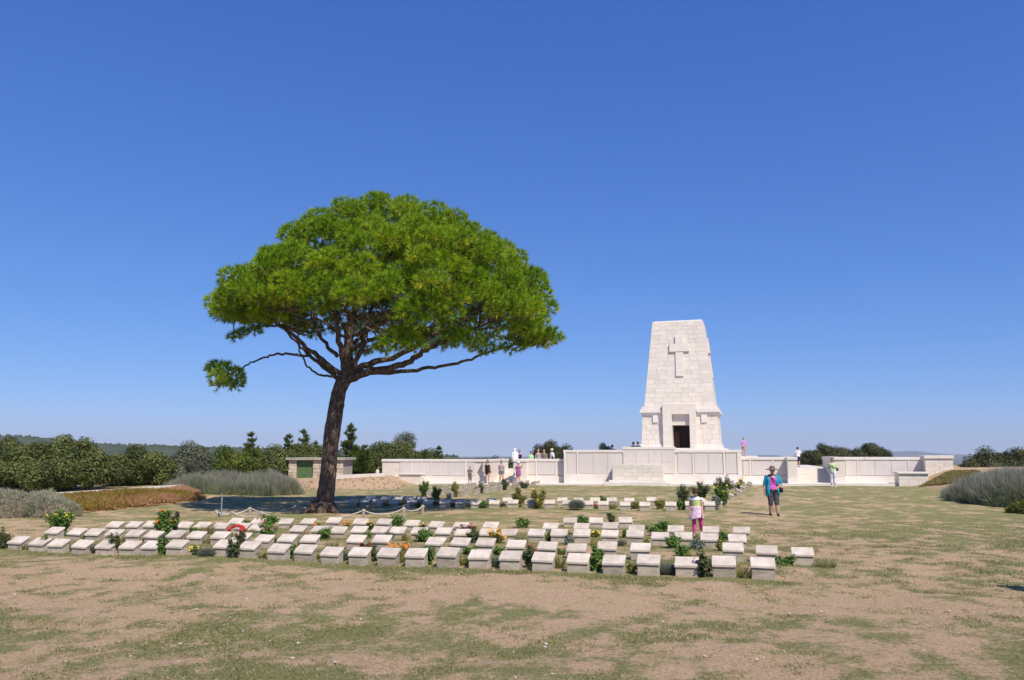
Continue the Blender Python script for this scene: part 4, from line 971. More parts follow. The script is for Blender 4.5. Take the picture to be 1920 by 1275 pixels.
# red wreath leaning on a marker
e = tag(empty('poppy_wreath', G(441, 1008)), 'red poppy wreath leaning on a marker in the third row', 'wreath'); c = G(441, 1008)
bm = bmesh.new(); ring = []
for k in range(25):
    a = math.pi * (1.15 * k / 24 - .075); ring.append(np.array((math.cos(a) * .20, .02 + .12 * math.sin(a), .12 + .15 * math.sin(a))))
tube(bm, ring, .028, 7); ob('wreath_ring', bm_mesh('wreath_ring', bm, M['stemgreen']), e)
petals('poppies', [r + rand_dirs(1)[0] * .025 for r in ring for _ in range(4)], .045, M['f_red'], e)

# ================================================================== ROPE BARRIER ROUND THE PINE
posts = [(411, 968, 10), (436, 969, 9), (490, 971, 10), (681, 972, 16), (757, 969, 17), (792, 964, 16), (762, 956, 11), (554, 956, 9), (469, 965, 13)]
ptxt = ['tilted rope post left of the pine beside the metal pole', 'white topped rope post near the fourth row of graves, left', 'short rope post in front of the pine, left of the trunk', 'rope post in front of the pine, right of the trunk', 'second rope post right of the trunk, nearest the camera', 'rightmost rope post round the pine', 'rope post in shade behind the rightmost pair', 'rope post in shade behind the trunk', 'dark rope post left of the trunk, in shade']
tops = []
for (px, py, hp), tx_ in zip(posts, ptxt):
    p = G(px, py); h = hp / PPM(p[1]); bm = bmesh.new(); lean = np.array((-.12 if px == 411 else random.uniform(-.03, .03), random.uniform(-.03, .03), 0))
    tube(bm, [np.array((0, 0, -.1)), lean * .5 + (0, 0, h * .5), lean + (0, 0, h), lean + (0, 0, h + .015)], [.055, .052, .05, .03], 9, wob=.05)
    e = tag(empty('rope_post', p), tx_, 'post', 'rope posts round the pine'); ob('post_shaft', bm_mesh('post_shaft', bm, M['wood']), e)
    bm = bmesh.new(); tube(bm, [lean * .86 + (0, 0, h * .83), lean * .95 + (0, 0, h * .93)], .066, 9); ob('rope_hitch', bm_mesh('rope_hitch', bm, M['rope']), e)
    tops.append(p + lean * .9 + (0, 0, h * .88))
rtxt = ['short rope span at the far left of the barrier', 'rope span left of the trunk, nearest the camera', 'long pale rope sweeping across in front of the trunk', 'sagging rope between the two posts right of the trunk', 'short rope to the rightmost post', 'rope from the rightmost post back into the shade', 'shaded rope behind the trunk on the right', 'shaded rope behind the trunk on the left', 'rope closing the left side of the barrier']
for k in range(len(tops)):
    A, B = tops[k], tops[(k + 1) % len(tops)]; L = np.linalg.norm(B - A); c = (A + B) / 2; bm = bmesh.new()
    sag = min(.3, .05 + .07 * L)
    tube(bm, [A + (B - A) * t - np.array((0, 0, sag * 4 * t * (1 - t))) - c for t in np.linspace(0, 1, 15)], .018, 6)
    tag(ob('barrier_rope', bm_mesh('barrier_rope', bm, M['rope'], True), loc=c), rtxt[k], 'rope', 'ropes of the barrier round the pine')
p = G(414.5, 970); bm = bmesh.new(); h = 41 / PPM(p[1]); tube(bm, [(0, 0, -.1), (0, 0, h)], .022, 8); tube(bm, [(0, 0, h + .001), (0, 0, h + .03)], .03, 8)
tag(ob('metal_pole', bm_mesh('metal_pole', bm, M['galv']), loc=p), 'thin grey metal pole standing left of the pine', 'pole')
print('graves done')
# ================================================================== SHRUBS, TREES AND BEDS
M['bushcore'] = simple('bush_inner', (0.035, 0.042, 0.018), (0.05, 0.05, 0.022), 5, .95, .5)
def leaf_cloud(ells, n, size, sub_r, per_area, jit=.2, light=0.0):
    C, Rr = clumpy(ells, per_area, sub_r); k = rng.choice(len(C), n, p=Rr ** 2 / np.sum(Rr ** 2))
    d = rand_dirs(n); p = C[k] + d * (Rr[k] * rng.uniform(.45, 1.05, n) )[:, None]
    ct = rng.normal(0, .22, len(C)); tint = .5 + ct[k] + rng.normal(0, jit, n) + light
    return leaves(p, d + np.array((0, 0, .5)), np.full(n, size), tint)
def shrub(name, label, cat, depth, ells_px, mat, n, size, base_py, sub=.4, per=1.1, group=None, stems=4, flat=.8):
    E = []
    for (px, py, rx, rz, dy) in ells_px:
        c = P(px, py, depth + dy); s_ = 1 / PPM(depth + dy); E.append(np.array((*c, rx * s_, rx * s_ * flat, rz * s_)))
    E = np.array(E); b = P(ells_px[0][0], base_py, depth); b[2] = min(b[2], float(g(b[0], b[1]))); e = tag(empty(name, b), label, cat, group)
    E[:, :3] -= b
    V, Fc, tt = leaf_cloud([tuple(v) for v in E], int(n * 2.2), size * .88, sub * 1.15, per * 1.7)
    if cat != 'tree':
        m = int(n * 1.2); ar = E[:, 3] * E[:, 5]; k = rng.choice(len(E), m, p=ar / ar.sum()); d = rand_dirs(m)
        V2, F2, t2 = leaves(E[k, :3] + d * E[k, 3:] * rng.uniform(.70, .92, (m, 1)), d + np.array((0, 0, .4)), np.full(m, size * .95), .4 + .5 * (vn(d[:, 0] * 3 + k, d[:, 2] * 3, 1.5, 61) - .5) + rng.normal(0, .2, m))
        V, Fc, tt = np.vstack((V, V2)), np.vstack((Fc, F2 + len(V))), np.concatenate((tt, t2))
    ob('crown' if cat == 'tree' else 'foliage', np_mesh('foliage', V, Fc, mat, {'tint': tt}), e)
    bm = bmesh.new()
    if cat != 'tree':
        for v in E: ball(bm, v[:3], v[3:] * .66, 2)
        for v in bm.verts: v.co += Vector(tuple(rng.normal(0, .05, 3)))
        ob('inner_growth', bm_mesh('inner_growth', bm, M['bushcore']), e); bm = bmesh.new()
    for v in E:
        for _ in range(stems):
            t = v[:3] + rand_dirs(1)[0] * v[3:] * .7; a = np.array((v[0] * .7 + random.uniform(-.2, .2), v[1] * .7, -.1)); tube(bm, smooth_path([a, (a + t) / 2 + rand_dirs(1)[0] * .12, t], 4), list(np.linspace(.06, .012, 9)), 5, caps=False)
    ob('trunk' if cat == 'tree' else 'stems', bm_mesh('trunk', bm, M['twig']), e)
    return e
def needle_tree(label, depth, px, base_py, top_py, wpx, mat=None, n=1500, group='young pines behind the wall', crown_start=.08):
    s_ = 1 / PPM(depth); b = P(px, base_py, depth); H_ = (base_py - top_py) * s_; Wd = wpx * s_ / 2
    b[2] = min(b[2], float(g(b[0], b[1])) + .3) if b[2] < 0 else b[2]; H_ = P(px, top_py, depth)[2] - b[2]
    e = tag(empty('young_pine', b), label, 'tree', group)
    bm = bmesh.new(); tube(bm, [(0, 0, -.4), (.02, 0, H_ * .5), (0, 0, H_)], [.10, .06, .012], 7); 
    Pt, Dd, Ti = [], [], []
    nw = max(7, int(H_ / .36))
    for k in range(nw):
        t = crown_start + (.93 - crown_start) * k / (nw - 1)
        for b_ in range(7 if t < .6 else 5):
            a = random.uniform(0, 6.283); L = Wd * (1 - t) ** .8 * random.uniform(.6, 1.25) + .06
            r0 = np.array((0, 0, H_ * t)); tip = np.array((math.cos(a) * L, math.sin(a) * L, H_ * t + L * random.uniform(.1, .5) + .05))
            path = smooth_path([r0, (r0 + tip) / 2 - (0, 0, .05 * L), tip], 3); tube(bm, path, list(np.linspace(.025, .008, len(path))), 4, caps=False)
            m = max(7, int(46 * L)); q = rng.uniform(.2, 1.0, m); pp = np.stack([np.interp(q, np.linspace(0, 1, len(path)), path[:, j]) for j in range(3)], -1) + rng.normal(0, .04 + .05 * L, (m, 3))
            Pt.append(pp); Dd.append(unit(unit(tip - r0) * .9 + np.array((0, 0, .5)) + rng.normal(0, .3, (m, 3)))); Ti.append(np.clip(rng.normal(.5 + random.uniform(-.2, .2), .15, m), 0, 1))
    # leader
    q = rng.uniform(.9, 1.0, 14); Pt.append(np.stack((rng.normal(0, .01, 14), rng.normal(0, .01, 14), H_ * q), -1)); Dd.append(unit(np.array((0, 0, 1)) + rng.normal(0, .2, (14, 3)))); Ti.append(np.full(14, .6))
    V, Fc, tt = needles(np.vstack(Pt), np.vstack(Dd), np.full(sum(map(len, Pt)), .22), 12, .032, .8, np.concatenate(Ti))
    ob('trunk', bm_mesh('trunk', bm, M['twig']), e); ob('crown', np_mesh('crown', V, Fc, mat or M['youngpine'], {'tint': tt}), e); return e
GS = 'evergreen shrubs behind the lawn'
shrub('evergreen_oak', 'largest dark evergreen oak bush at the far left', 'shrub', 38, [(112, 868, 60, 42, 0), (40, 884, 58, 36, -.5), (180, 880, 40, 32, .5), (95, 892, 70, 30, -1.2), (-30, 888, 60, 40, 0), (140, 850, 32, 24, .5)], M['oak'], 30000, .065, 918, .38, 1.6, GS)
shrub('evergreen_oak', 'dark evergreen bush right of the largest oak bush', 'shrub', 42, [(255, 886, 48, 30, 0), (300, 888, 34, 26, .4), (225, 892, 36, 26, -.6), (280, 870, 24, 14, .5)], M['oak'], 15000, .065, 918, .36, 1.6, GS)
shrub('olive_bush', 'grey green olive bush between the green bushes at left', 'shrub', 43, [(350, 868, 36, 30, 0), (368, 880, 26, 26, -.4), (335, 885, 28, 24, -.3)], M['olive'], 9000, .055, 912, .34, 1.8, GS)
shrub('evergreen_oak', 'yellow green bush right of the grey olive bush', 'shrub', 47, [(418, 876, 40, 30, 0), (455, 880, 34, 28, .6), (395, 884, 30, 26, -.3)], M['youngpine'], 10000, .06, 910, .36, 1.6, GS)
shrub('evergreen_oak', 'mid green bush left of the stone hut', 'shrub', 60, [(500, 874, 38, 26, 0), (530, 868, 30, 26, 1), (470, 878, 32, 24, .6)], M['oak'], 9000, .08, 905, .45, 1.4, GS)
shrub('evergreen_oak', 'dark shrub in front of the young pines, left of the trunk', 'shrub', 66, [(560, 866, 50, 28, 0), (600, 862, 36, 26, .4)], M['oak'], 8000, .085, 905, .5, 1.3, GS)
shrub('evergreen_oak', 'rounded dark oak right of the pine trunk', 'shrub', 68, [(715, 858, 34, 34, 0), (745, 862, 30, 28, .5), (700, 876, 30, 26, -.5), (690, 880, 26, 22, -.8)], M['oak'], 9000, .085, 905, .5, 1.3, GS)
shrub('evergreen_oak', 'low oak scrub over the left wall, left of the last young pine', 'shrub', 72, [(775, 866, 34, 22, 0), (800, 868, 26, 18, .5)], M['oak'], 5000, .09, 900, .5, 1.3, GS)
needle_tree('young pine with a pointed top at the left of the hut', 58, 468, 905, 812, 46, n=1500)
needle_tree('young pine behind the left half of the hut', 66, 540, 905, 815, 56, n=1500)
needle_tree('young pine touching the left of the big trunk', 68, 566, 905, 806, 54, n=1600)
needle_tree('slim young pine just left of the big trunk', 70, 590, 905, 828, 36, n=900)
needle_tree('tallest young pine, right of the big trunk', 66, 655, 905, 795, 60, n=2200)
needle_tree('young pine right of the tallest young pine', 64, 680, 905, 836, 60, n=1500)
needle_tree('last young pine rising over the left wall', 72, 822, 905, 838, 34, n=900)
needle_tree('small young pine over the left wall', 70, 795, 905, 848, 34, n=800)
shrub('slender_tree', 'slender pale tree with a small open crown behind the left wall', 'tree', 76, [(760, 826, 15, 12, 0), (768, 836, 12, 8, .4), (750, 834, 9, 7, -.3), (772, 846, 8, 6, 0)], M['olive'], 1500, .085, 900, .35, 1.8, None, 3)
GB = 'evergreen bushes beyond the memorial'
shrub('evergreen_oak', 'round dark bush behind the visitors on the left terrace', 'shrub', 82, [(1042, 852, 22, 17, 0), (1020, 856, 16, 15, .5)], M['darkoak'], 5000, .085, 885, .45, 1.4, GB)
shrub('evergreen_oak', 'small bush tip just above the centre wall', 'shrub', 84, [(1133, 846, 8, 10, 0)], M['olive'], 900, .085, 885, .3, 1.8, GB)
shrub('evergreen_oak', 'large dark bush behind the right steps', 'shrub', 68, [(1552, 865, 44, 25, 0), (1518, 870, 26, 20, -.4), (1598, 865, 26, 20, .3)], M['darkoak'], 15000, .07, 890, .42, 1.5, GB)
shrub('evergreen_oak', 'dark bush above the right wall, right of the large one', 'shrub', 70, [(1632, 860, 24, 22, 0), (1652, 864, 12, 18, .3)], M['darkoak'], 6500, .07, 890, .4, 1.5, GB)
shrub('evergreen_oak', 'dark bush behind the lavender at the right edge', 'shrub', 52, [(1870, 878, 46, 32, 0), (1835, 888, 30, 24, -.5), (1910, 875, 36, 28, .5), (1950, 875, 40, 30, .5)], M['darkoak'], 14000, .07, 905, .4, 1.5, GB)
shrub('evergreen_oak', 'low green bush beside the low white wall at right', 'shrub', 55, [(1805, 887, 22, 14, 0), (1795, 890, 14, 10, 0)], M['oak'], 3500, .07, 905, .35, 1.6, GB)
shrub('evergreen_oak', 'distant low scrub seen through the left steps', 'shrub', 110, [(945, 873, 26, 9, 0), (925, 874, 20, 8, .5), (975, 874, 20, 8, 0)], M['oak'], 3500, .12, 890, .6, 1.2, GB)
shrub('evergreen_oak', 'far small dark tree beside the hill at the left edge', 'shrub', 55, [(22, 846, 18, 16, 0), (50, 858, 24, 14, .5), (-10, 860, 24, 18, 0)], M['oak'], 4000, .08, 900, .4, 1.5, GS)

def bed(name, label, cat, ells, mat, n, L, wd, m, spread, up, tipmat=None, core_mat=None, base_bias=0.0, group=None):
    """a mass of stems over mounds (cx,cy,cz,rx,ry,rz in place coordinates); cz is the ground"""
    E = np.array(ells, float); b = E[0, :3].copy(); e = tag(empty(name, b), label, cat, group)
    A = E[:, 3] * E[:, 4]; k = rng.choice(len(E), n, p=A / A.sum())
    d = rand_dirs(n); d[:, 2] = np.abs(d[:, 2]) ** .8; d = unit(d)
    p = E[k, :3] + d * E[k, 3:] * rng.uniform(.86, 1.02, (n, 1))
    p[:, 2] = p[:, 2] + (vn(p[:, 0], p[:, 1], 1.3, 31) - .5) * .36 + (vn(p[:, 0], p[:, 1], 4, 33) - .5) * .14
    nd = unit(d / E[k, 3:] * E[k, 5:6]); dirs = unit(nd * (1 - up) + np.array((0, 0, up)) + rng.normal(0, .18, (n, 3)))
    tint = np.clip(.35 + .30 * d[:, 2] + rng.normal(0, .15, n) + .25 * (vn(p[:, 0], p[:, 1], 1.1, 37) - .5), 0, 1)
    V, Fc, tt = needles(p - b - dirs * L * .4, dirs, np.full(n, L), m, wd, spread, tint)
    f = ob('foliage', np_mesh('foliage', V, Fc, mat, {'tint': tt}), e)
    bm = bmesh.new()
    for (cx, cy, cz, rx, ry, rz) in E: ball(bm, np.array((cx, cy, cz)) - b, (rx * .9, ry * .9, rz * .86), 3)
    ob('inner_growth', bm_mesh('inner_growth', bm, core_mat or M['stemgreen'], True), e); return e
def EL(px, py, Y_, rx, ry, top_py):
    """mound standing on the ground below pixel column px at depth Y_, its top at top_py"""
    c = P(px, py, Y_); z0 = float(g(c[0], c[1])) - .1; top = P(px, top_py, Y_)[2]; return (c[0], Y_, z0, rx, ry, max(.2, top - z0))
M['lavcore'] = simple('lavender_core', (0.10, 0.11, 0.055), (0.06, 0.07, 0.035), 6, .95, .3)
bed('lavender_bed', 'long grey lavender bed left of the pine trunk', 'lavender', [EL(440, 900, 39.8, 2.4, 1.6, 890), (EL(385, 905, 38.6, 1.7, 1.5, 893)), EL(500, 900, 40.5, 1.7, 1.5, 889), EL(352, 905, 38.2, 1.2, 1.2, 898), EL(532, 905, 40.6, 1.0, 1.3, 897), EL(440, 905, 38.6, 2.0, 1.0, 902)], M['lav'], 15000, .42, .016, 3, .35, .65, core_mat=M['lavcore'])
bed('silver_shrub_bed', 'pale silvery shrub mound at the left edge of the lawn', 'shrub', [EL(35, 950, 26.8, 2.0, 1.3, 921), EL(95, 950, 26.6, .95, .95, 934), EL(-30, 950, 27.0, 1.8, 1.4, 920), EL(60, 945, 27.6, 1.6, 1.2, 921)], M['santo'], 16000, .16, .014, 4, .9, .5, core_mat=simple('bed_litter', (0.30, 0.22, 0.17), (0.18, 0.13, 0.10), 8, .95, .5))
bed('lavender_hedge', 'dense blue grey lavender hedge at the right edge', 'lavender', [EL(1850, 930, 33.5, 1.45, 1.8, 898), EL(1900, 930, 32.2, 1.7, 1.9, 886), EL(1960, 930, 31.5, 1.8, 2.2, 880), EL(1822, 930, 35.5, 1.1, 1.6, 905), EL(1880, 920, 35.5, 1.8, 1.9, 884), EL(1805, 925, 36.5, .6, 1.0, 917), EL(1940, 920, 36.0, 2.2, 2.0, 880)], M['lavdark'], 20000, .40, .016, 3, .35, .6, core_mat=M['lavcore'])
bed('low_shrub', 'low yellow green shrub below the lavender at the right edge', 'shrub', [EL(1925, 955, 27.6, .5, .55, 938), EL(1905, 958, 27.9, .32, .4, 949), EL(1950, 955, 27.2, .7, .7, 932)], M['yellowgreen'], 2600, .14, .03, 3, 1.3, .4)
# drying groundcover on the small bank below the big oak
fa, fb = G(128, 964), G(385, 937); ka, kb = P(95, 925, 30.5), P(345, 909, 36.5)
n = 7000; a = rng.random(n); t = rng.random(n)
front = fa + (fb - fa) * a[:, None]; back = ka + (kb - ka) * a[:, None]; back[:, 2] -= .2 - .12 * vn(back[:, 0], back[:, 1], 1.1, 47)
q = front + (back - front) * t[:, None]; q[:, 2] = front[:, 2] + (back[:, 2] - front[:, 2]) * np.sqrt(t) + .06 * vn(q[:, 0], q[:, 1], 2, 41)
c0 = fa.copy(); e = tag(empty('groundcover', c0), 'drying yellow and rust groundcover on the bank under the oak', 'groundcover')
tint = np.clip(.25 + .75 * vn(q[:, 0], q[:, 1], .9, 43) * (.4 + a * .8) + rng.normal(0, .12, n), 0, 1)
V, Fc, tt = needles(q - c0, unit(np.array((0, -.3, 1)) + rng.normal(0, .4, (n, 3))), rng.uniform(.07, .2, n), 5, .035, 1.2, tint)
ob('foliage', np_mesh('foliage', V, Fc, M['ice'], {'tint': tt}), e)
gu = np.linspace(0, 1, 40); gv = np.linspace(0, 1, 12); A_, T_ = np.meshgrid(gu, gv); fr = fa + (fb - fa) * A_[..., None]; bk = ka + (kb - ka) * A_[..., None]
S_ = fr + (bk - fr) * T_[..., None]; S_[..., 2] = fr[..., 2] + (bk[..., 2] - .2 - fr[..., 2]) * np.sqrt(T_) - .03 + .06 * vn(S_[..., 0], S_[..., 1], 2, 41)
ii = np.arange(480).reshape(12, 40); qq = np.stack((ii[:-1, :-1], ii[:-1, 1:], ii[1:, 1:], ii[1:, :-1]), -1).reshape(-1, 4)
ob('soil_bank', np_mesh('soil_bank', (S_ - c0).reshape(-1, 3), qq, simple('rusty_litter', (0.42, 0.22, 0.11), (0.25, 0.15, 0.06), 5, .95, .5), smooth=True), e)
# pale groundcover on the bank beside the right end of the memorial
q = []
while len(q) < 2600:
    px, py = random.uniform(1722, 1838), random.uniform(884, 914)
    if py > 914 - (px - 1722) * .12 or py < 914 - (px - 1722) * .5: continue
    q.append(G(px, py))
q = np.array(q); n = len(q); pA = q[0]
e = tag(empty('groundcover', (pA[0], pA[1], float(g(pA[0], pA[1])))), 'pale yellow groundcover on the bank beside the right end pier', 'groundcover')
V, Fc, tt = needles(q - np.array(e.location), unit(np.array((0, -.3, 1)) + rng.normal(0, .4, (n, 3))), np.full(n, .16), 5, .04, 1.2, np.clip(rng.normal(.5, .25, n), 0, 1)); ob('foliage', np_mesh('foliage', V, Fc, M['gc'], {'tint': tt}), e)
# a few dry weeds on the earth bank
e = tag(empty('dry_weeds', G(620, 905)), 'sparse dry weeds on the bare earth bank', 'weeds'); n = 150
q = np.array([P(random.uniform(560, 760), random.uniform(893, 906), 48) for _ in range(n)]); q[:, 1] = rng.uniform(45.5, 49.5, n); q[:, 2] = g(q[:, 0], q[:, 1])
V, Fc, tt = needles(q - np.array(e.location), np.tile((0, 0, 1.0), (n, 1)), rng.uniform(.08, .2, n), 9, .02, .9, rng.uniform(0, 1, n)); ob('foliage', np_mesh('foliage', V, Fc, M['gc'], {'tint': tt}), e)
print('vegetation done')

# ================================================================== STONE HUT AND CAR
hd = 60.0; hl, hr = P(540, 895, hd), P(645, 895, hd); HZ = -.35; HT = P(590, 863, hd)[2]; wdt = hr[0] - hl[0]
hut = tag(empty('stone_hut', (hl[0], hd, HZ), R(-5)), 'small square stone hut with a green metal door and flat concrete roof', 'hut')
HH = HT - HZ; dx0, dx1 = wdt * (555.5 - 540) / 105, wdt * (587 - 540) / 105
bm = bmesh.new(); bx(bm, .05, dx0, .05, 2.6, 0, HH); bx(bm, dx1, wdt - .05, .05, 2.6, 0, HH); bx(bm, dx0 + .002, dx1 - .002, .35, 2.59, 0, HH - .002)
ob('wall_core', bm_mesh('wall_core', bm, M['mortar']), hut)
def hut_wall(x0, x1):
    z = 0.0
    while z < HH - .06:
        h = min(random.uniform(.2, .3), HH - z); x = x0
        if HH - z - h < .1: h = HH - z
        while x < x1 - .03:
            w = random.uniform(.25, .48); w = x1 - x if x1 - x - w < .15 else w
            p_ = random.uniform(0, .03); me = box_mesh('stone', x + .008, x + w - .008, -p_, .12, z + .008, z + h - .008, M['hutstone'], .014); ob('stone', me, hut); x += w
        z += h
hut_wall(0, dx0 - .01); hut_wall(dx1 + .01, wdt)
bm = bmesh.new(); bx(bm, -.18, wdt + .18, -.22, 2.8, HH + .002, HH + .2); bmesh.ops.bevel(bm, geom=bm.edges[:], offset=.02, segments=1, affect='EDGES')
ob('roof_slab', bm_mesh('roof_slab', bm, M['concrete']), hut)
for k in range(2):
    x0 = dx0 + (dx1 - dx0) * k / 2; d_ = ob('door', box_mesh('door', x0 + .01, x0 + (dx1 - dx0) / 2 - .01, .16, .22, .1, HH - .02, M['greendoor'], .008), hut)
    for j in range(1, 4): ob('door_rib', box_mesh('door_rib', x0 + (dx1 - dx0) / 8 * j - .012, x0 + (dx1 - dx0) / 8 * j + .012, .14, .159, .12, HH - .04, M['greendoor'], .004), d_)
ob('door_latch', box_mesh('door_latch', (dx0 + dx1) / 2 - .08, (dx0 + dx1) / 2 + .08, .12, .139, .85, .91, M['galv'], .004), hut)
# parked car behind the hut
cp = P(549, 894, 65.5); car = tag(empty('parked_car', (cp[0], cp[1], -.25), R(-8)), 'dark blue parked car half hidden behind the stone hut', 'car')
carm = simple('blue_car_paint', (0.03, 0.06, 0.16), None, 2, .25, 0); glass = simple('car_glass', (0.02, 0.025, 0.03), None, 2, .1, 0); tyre = simple('tyre_rubber', (0.02, 0.02, 0.02), None, 9, .9, .1)
def prof(name, pts_, y0, y1, mat, parent, inset=0):
    bm = bmesh.new(); a = [bm.verts.new((x, y0, z)) for x, z in pts_]; b = [bm.verts.new((x, y1, z)) for x, z in pts_]; n = len(pts_)
    bm.faces.new(a[::-1]); bm.faces.new(b)
    for k in range(n): bm.faces.new((a[k], a[(k + 1) % n], b[(k + 1) % n], b[k]))
    bmesh.ops.bevel(bm, geom=bm.edges[:], offset=.04, segments=2, affect='EDGES'); return ob(name, bm_mesh(name, bm, mat), parent)
prof('car_body', [(-.9, .35), (-.95, .62), (-.85, .88), (.2, .95), (1.5, .98), (2.6, .86), (3.0, .68), (3.0, .35)], -.82, .82, carm, car)
prof('cabin', [(-.7, .9), (-.35, 1.42), (.3, 1.48), (1.1, 1.44), (1.75, .97)], -.7, .7, carm, car)
prof('side_window', [(-.45, .97), (-.25, 1.34), (.3, 1.40), (1.0, 1.36), (1.45, .99)], -.715, -.60, glass, car)
prof('rear_window', [(-.80, .98), (-.78, 1.0), (-.47, 1.38), (-.42, 1.36)], -.55, .55, glass, car)
for x in (-.2, 2.2):
    for y in (-.78, .78):
        bm = bmesh.new(); tube(bm, [(0, -.1, 0), (0, .1, 0)], .31, 18); w_o = ob('wheel', bm_mesh('wheel', bm, tyre), car, loc=(x, y, .31))
        bm = bmesh.new(); tube(bm, [(0, -.115, 0), (0, .115, 0)], .18, 14); ob('rim', bm_mesh('rim', bm, M['galv']), w_o)
for y in (-.62, .62): ob('tail_light', box_mesh('tail_light', -1.0, -.86, y - .14, y + .14, .66, .84, simple('tail_light', (0.5, 0.02, 0.02), None, 4, .3, 0), .02), car)
ob('bumper', box_mesh('bumper', -1.02, -.9, -.78, .78, .36, .56, simple('pale_bumper', (0.5, 0.55, 0.65), None, 4, .5, 0), .03), car)
# ================================================================== GRASS ON THE NEAR LAWN
n = 520000; yy = np.sqrt(rng.uniform(6.3 ** 2, 27.0 ** 2, n)); xx = rng.uniform(-.70, .70, n) * yy
fld = green_field(xx, yy); gr = fld + .6 * (vn(xx, yy, 7, 51) - .5) > .5
keep = (gr | (rng.random(n) < .42)) & (rng.random(n) < 1 - ss(yy, 14, 27)); xx, yy, gr = xx[keep], yy[keep], gr[keep]; n = len(xx)
p0 = np.stack((xx, yy, g(xx, yy) - .006), -1); gd = unit(np.array((0, 0, .75)) + rng.normal(0, .55, (n, 3))); gd[:, 2] = np.abs(gd[:, 2])
tint = np.where(gr, rng.normal(.42, .24, n), rng.normal(.86, .16, n)); hgt = np.where(gr, rng.uniform(.018, .046, n), rng.uniform(.014, .036, n)) * (1 + .3 * (yy > 13))
V, Fc, tt = needles(p0, gd, hgt, 1, .011, .1, np.clip(tint, 0, 1), .02)
o = ob('grass', np_mesh('grass', V, Fc, M['grass'], {'tint': tt})); o['kind'] = 'stuff'; o['label'] = 'short patchy dry grass over the near lawn'; o['category'] = 'grass'
bm = bmesh.new()                                   # pale pebbles and litter
for _ in range(130):
    y_ = random.uniform(6.6, 16); x_ = random.uniform(-.66, .66) * y_; r_ = random.uniform(.008, .02); ball(bm, (x_, y_, float(g(x_, y_)) + r_ * .5), (r_ * 1.3, r_, r_ * .7), 1)
o = ob('pebbles', bm_mesh('pebbles', bm, simple('pebble', (0.6, 0.55, 0.5), (0.4, 0.35, 0.3), 9, .9, 0))); o['kind'] = 'stuff'; o['label'] = 'pale pebbles scattered on the bare ground'; o['category'] = 'pebbles'
# woodland texture on the far hill
bm = bmesh.new(); n = 4500
hc_ = np.array([P(px, py, 900) for px, py in [(-900, 800), (-300, 806), (0, 818), (60, 820), (150, 833), (260, 836), (350, 839), (450, 841), (600, 846), (760, 852), (950, 862), (1200, 880)]])
ball(bm, (0, 0, 0), 1, 1); tmp = bm_mesh('tmp', bm); BV = np.array([v.co[:] for v in tmp.vertices]); BF = np.array([p.vertices[:] for p in tmp.polygons]); VV, FF = [], []
for k in range(n):
    px = random.uniform(-60, 860); t = random.random() ** 1.6; y_ = 900 - 260 * t; x2 = P(px, 840, 900)[0] * y_ / 900; r_ = random.uniform(.9, 2.3)
    z_ = -34 + (float(np.interp(x2, hc_[:, 0], hc_[:, 2])) + 34) * max(0, 1 - 1.15 * (t * 260 / 420))
    VV.append((BV + rng.normal(0, .12, BV.shape)) * r_ * np.array((1, 1, random.uniform(.8, 1.3))) + (x2, y_, z_ + r_ * .25)); FF.append(BF + k * len(BV))
o = ob('far_wood', np_mesh('far_wood', np.vstack(VV), np.vstack(FF), M['hill'])); o['kind'] = 'stuff'; o['label'] = 'dark wood covering the far hill'; o['category'] = 'wood'
print('grass done')

